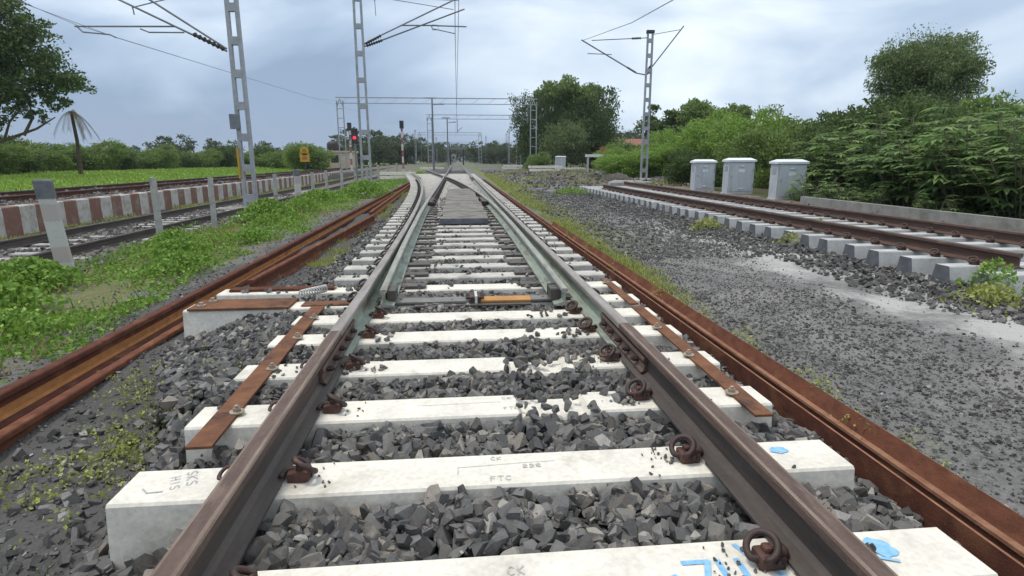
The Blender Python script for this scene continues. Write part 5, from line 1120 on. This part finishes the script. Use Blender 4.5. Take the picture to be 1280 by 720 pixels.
# ground cover: weeds, grass, vines
def noise2(x, y): return np.sin(x * 1.7 + y * .9) + np.sin(x * .8 - y * 1.9 + 2) + .7 * np.sin(x * 3.9 + y * 3.1) + .6 * np.sin(5.3 * y - 2 * x)
def weeds():
    Vs = []; Fs = []; off = 0
    def put(V, F):
        nonlocal off
        Vs.append(V); Fs.append(F + off); off += len(V)
    n = 62000; yv = 3.6 + 34 * rng.random(n) ** 2.0; x = rng.uniform(-6.2, -3.15, n)
    lim = -3.35 - .35 * np.sin(yv * .9) - .12 * np.sin(yv * 3.1) + np.where(yv > 10, -.2, 0); left = -5.75 - .25 * np.sin(yv * .7)
    m = (x < lim) & (x > left - np.where(yv > 12, .3, 0)) & (noise2(x, yv) + rng.normal(0, .5, n) > -.85)
    x, yv = x[m], yv[m]; hh = np.clip(.09 + .095 * noise2(x * 1.5, yv * 1.5), .02, .40) * np.clip((lim[m] - x) / .5, .3, 1)
    z = gz(x, yv) + hh * rng.random(len(x)) ** .6
    put(*leaf_quads(np.stack([x, yv, z], 1), .050, rng, .5, .62))
    return np.concatenate(Vs), np.concatenate(Fs)
V, F = weeds(); tag(link_mesh('weeds', np_mesh('weeds', V, F, 4), 'weed'), 'bright green low weeds covering the strip by the fence posts', 'weeds', kind='stuff')
def weed_bush(name, x, y, h, R, n, leaf, mname, label, group='weed clumps'):
    r = np.random.default_rng(int(abs(x * 97 + y * 31)) + 3); P = r.normal(size=(n, 3)) * np.array([R * .45, R * .45, 0]); zmax = h * np.exp(-((P[:, 0] ** 2 + P[:, 1] ** 2) / (R * R))); P[:, 2] = zmax * r.random(n) ** .5
    V, F = leaf_quads(P, leaf, r, .5, .55); o = link_mesh(name, np_mesh(name, V, F, 4), mname, None, (x, y, gz1(x, y))); tag(o, label, 'weed', group); return o
weed_bush('weed_clump', -5.35, 7.4, .42, .6, 1500, .08, 'weed', 'tall bright weed clump at the foot of the thick banded post')
weed_bush('weed_clump', -4.7, 6.0, .34, .5, 1200, .075, 'weed', 'bright weed clump in front of the thick banded post')
weed_bush('weed_clump', -4.9, 15.2, .60, .75, 1700, .09, 'weed', 'bushy weed clump beside the leaning-looking left mast')
weed_bush('weed_clump', -3.8, 23.8, .75, 1.1, 2200, .10, 'weed', 'bushy weed clump at the foot of the arm-carrying mast')
weed_bush('weed_clump', -5.0, 21.5, .55, 1.1, 1800, .10, 'weed', 'weed clump between the two left masts')
weed_bush('weed_clump', -4.6, 29.5, .4, .8, 1400, .10, 'weed', 'weed clump behind the arm-carrying mast')
for k_, (x_, y_, h_, q_, n__) in enumerate([(-4.1, 5.1, .22, .35, 700), (-3.8, 7.9, .26, .45, 900), (-4.5, 9.4, .30, .5, 1000), (-3.9, 11.0, .26, .5, 900), (-5.1, 10.6, .34, .45, 900), (-4.2, 13.2, .34, .55, 1000), (-4.6, 17.6, .42, .6, 1100)]):
    weed_bush('weed_clump', x_, y_, h_, q_, n__, .07, 'weed', 'broad leaved green weed clump between posts and rusty rails, %s from the camera' % nth(k_ + 1))
weed_bush('weed_clump', 4.95, 4.95, .26, .30, 420, .05, 'weed_yellow', 'yellow-green weed by the nearest right sleeper ends')
weed_bush('weed_clump', 5.35, 5.35, .40, .28, 320, .055, 'weed', 'upright weed growing between the right sleepers near the rail end')
weed_bush('weed_clump', 6.35, 9.9, .34, .16, 130, .07, 'weed', 'single bright weed standing between the right rails')
weed_bush('weed_clump', 5.25, 8.9, .25, .22, 180, .05, 'weed_yellow', 'small weed growing beside the right near rail')
weed_bush('weed_clump', 4.85, 11.2, .28, .34, 300, .06, 'weed_yellow', 'yellowish weed halfway along the right sleeper ends')
weed_bush('weed_clump', 4.5, 23.5, .3, .8, 600, .08, 'weed', 'green weed patch at the far end of the right sleepers')
def vines():
    P = []
    for (x0, y0, L, k) in [(-2.05, 3.72, .6, 110), (-1.85, 3.05, .5, 130), (-1.95, 2.65, .5, 120), (-1.75, 2.80, .4, 80), (-2.25, 2.40, .4, 50), (-1.95, 2.15, .4, 60), (-1.9, 3.5, .5, 60), (-1.80, 1.95, .3, 50), (-1.75, 3.25, .3, 50)]:
        for j in range(k // 7):
            a = rng.uniform(0, 6.28); q = np.array([x0 + rng.normal(0, .18), y0 + rng.normal(0, .16)])
            for s in range(int(L * 16)):
                q = q + np.array([math.cos(a), math.sin(a)]) * .03; a += rng.normal(0, .35); zz = max(gz1(*q), float(bs(q[0], q[1])) - .03 if q[0] > -2.0 else -9)
                for _ in range(4): P.append((q[0] + rng.normal(0, .016), q[1] + rng.normal(0, .016), zz + rng.uniform(.01, .05)))
    P = np.array(P); return leaf_quads(P, .021, rng, .4, .6)
V, F = vines(); tag(link_mesh('creeping_vine', np_mesh('creeping_vine', V, F, 4), 'weed_yellow'), 'yellow-green creeping vines over the dark dirt beside the left rail', 'creeper', kind='stuff')
def blades(n, xf, h, mname, name, label, w=.012):
    x, yv = xf(n); n = len(x); z = gz(x, yv); a = rng.uniform(0, 6.28, n); hh = h * rng.uniform(.5, 1.3, n) * (1 + yv / 60); ww = w * (1 + yv / 18)
    lean = rng.normal(0, .35, (n, 2)) * hh[:, None]; dx, dy = np.cos(a) * ww, np.sin(a) * ww
    V = np.stack([np.stack([x - dx, yv - dy, z - .01], 1), np.stack([x + dx, yv + dy, z - .01], 1), np.stack([x + dx * .5 + lean[:, 0] * .5, yv + dy * .5 + lean[:, 1] * .5, z + hh * .6], 1), np.stack([x + lean[:, 0], yv + lean[:, 1], z + hh], 1)], 1).reshape(-1, 3)
    tag(link_mesh(name, np_mesh(name, V, np.arange(n * 4).reshape(n, 4), 4), mname), label, 'grass', kind='stuff')
def drygrass(n):
    yv = 3.8 + 24 * rng.random(n) ** 1.7; x = rng.uniform(-6.0, -3.3, n); m = np.sin(x * 2.3 + 1) + np.sin(yv * 1.1 + x) + rng.normal(0, .5, n) > .75; return x[m], yv[m]
blades(11000, drygrass, .11, 'dry', 'dry_grass', 'dry straw-brown grass among the green weeds', .006)
def tallgrass(n):
    yv = 3.8 + 26 * rng.random(n) ** 1.6; x = rng.uniform(-6.1, -3.4, n); m = np.sin(x * 1.9) + np.sin(yv * .8 - x) + rng.normal(0, .5, n) > .2; return x[m], yv[m]
blades(7000, tallgrass, .12, 'weed', 'tall_grass', 'taller green grass blades between the weeds', .006)
def verge(n):
    yv = 5 + 50 * rng.random(n) ** 1.6; x = 2.02 + np.abs(rng.normal(0, .28, n)) * np.clip(yv / 14, .35, 1.9) + np.where(yv > 20, (yv - 20) * .012, 0); m = noise2(x * .8, yv * .6) + rng.normal(0, .5, n) > -.2 - np.clip((yv - 6) / 6, 0, 1.3); return x[m], yv[m]
blades(15000, verge, .055, 'weed_yellow', 'verge_grass', 'yellow-green grass verge along the stacked rusty rails', .006)
def verge2(n):
    yv = 8 + 40 * rng.random(n) ** 1.4; x = -1.75 - rng.random(n) * .45 - (yv - 8) * .018; m = noise2(x * 2, yv) + rng.normal(0, .4, n) > .6; return x[m], yv[m]
blades(6000, verge2, .055, 'weed_yellow', 'rail_side_grass', 'thin grass between the loose rails and the curved stock rail', .007)
def fieldg(n):
    yv = 18 + 75 * rng.random(n) ** 1.2; x = -15.2 - rng.random(n) * (10 + yv * .75); return x, yv
blades(60000, fieldg, .075, 'grass', 'field_grass', 'bright green grass of the open field on the left', .02)
def leftg(n):
    yv = 26 + 40 * rng.random(n); x = rng.uniform(-9.6, -3.3, n); m = (np.abs(x - LX) > 1.5) & (noise2(x, yv * .4) + rng.normal(0, .5, n) > -.8); return x[m], yv[m]
blades(14000, leftg, .07, 'weed', 'trackside_grass', 'rough green grass around the far fence posts', .012)
def wallg(n):
    yv = 8 + 40 * rng.random(n); x = rng.uniform(-9.75, -9.0, n); m = noise2(x * 2, yv * .7) > -.2; return x[m], yv[m]
blades(9000, wallg, .07, 'weed_yellow', 'wall_foot_grass', 'dull grass along the foot of the striped wall', .008)
def yardg(n):
    yv = 27 + 40 * rng.random(n) ** 1.4; x = rng.uniform(3, 15, n); m = noise2(x * .7, yv * .35) + rng.normal(0, .4, n) > 1.1; return x[m], yv[m]
blades(14000, yardg, .09, 'weed_yellow', 'yard_grass', 'patchy grass in the far dirt yard beyond the right track', .010)
# sprigs on the rusty rails
for k, (x, yq, z, n) in enumerate([(1.80, 2.72, -.24, 60), (1.85, 3.6, -.27, 30), (1.87, 4.4, -.27, 60), (1.86, 5.6, -.26, 60), (1.88, 7.0, -.26, 70), (1.9, 8.6, -.26, 70), (1.70, 2.35, -.27, 14), (1.90, 2.2, -.30, 40), (1.92, 3.1, -.32, 50), (1.92, 3.9, -.30, 60), (1.93, 5.0, -.30, 60), (1.94, 6.3, -.30, 70), (1.70, 5.1, -.27, 30), (1.70, 6.6, -.27, 40), (1.70, 8.0, -.26, 40), (1.69, 9.5, -.26, 50)]):
    n *= 2; P = rng.normal(size=(n, 3)) * np.array([.035, .10, 0]); P[:, 2] = .11 * rng.random(n) * np.exp(-(P[:, 1] / .09) ** 2); V, F = leaf_quads(P, .020, rng, .4, .5)
    tag(link_mesh('sprig', np_mesh('sprig', V, F, 4), 'weed_yellow', None, (x, yq, z)), 'small yellow sprig on the right stacked rusty rails, %s from the camera' % nth(k + 1), 'weed', 'sprigs on the rusty rails')

# ------------------------------------------------------------------ light haze over the yard
hz = MB().box(-420, 420, -30, 900, -2.2, 16.5).mesh('haze')
k = NT('haze_air'); k.t.nodes.remove(k.b); pv = k.n('ShaderNodeVolumePrincipled'); pv.inputs['Color'].default_value = (0.86, 0.90, 0.96, 1); pv.inputs['Density'].default_value = 0.0003; pv.inputs['Anisotropy'].default_value = 0.0
k.t.links.new(pv.outputs[0], k.out.inputs['Volume'])
tag(link_mesh('haze', hz, k.m), 'thin pale monsoon haze over the railway yard', 'haze', kind='stuff')
scene.cycles.volume_bounces = 0
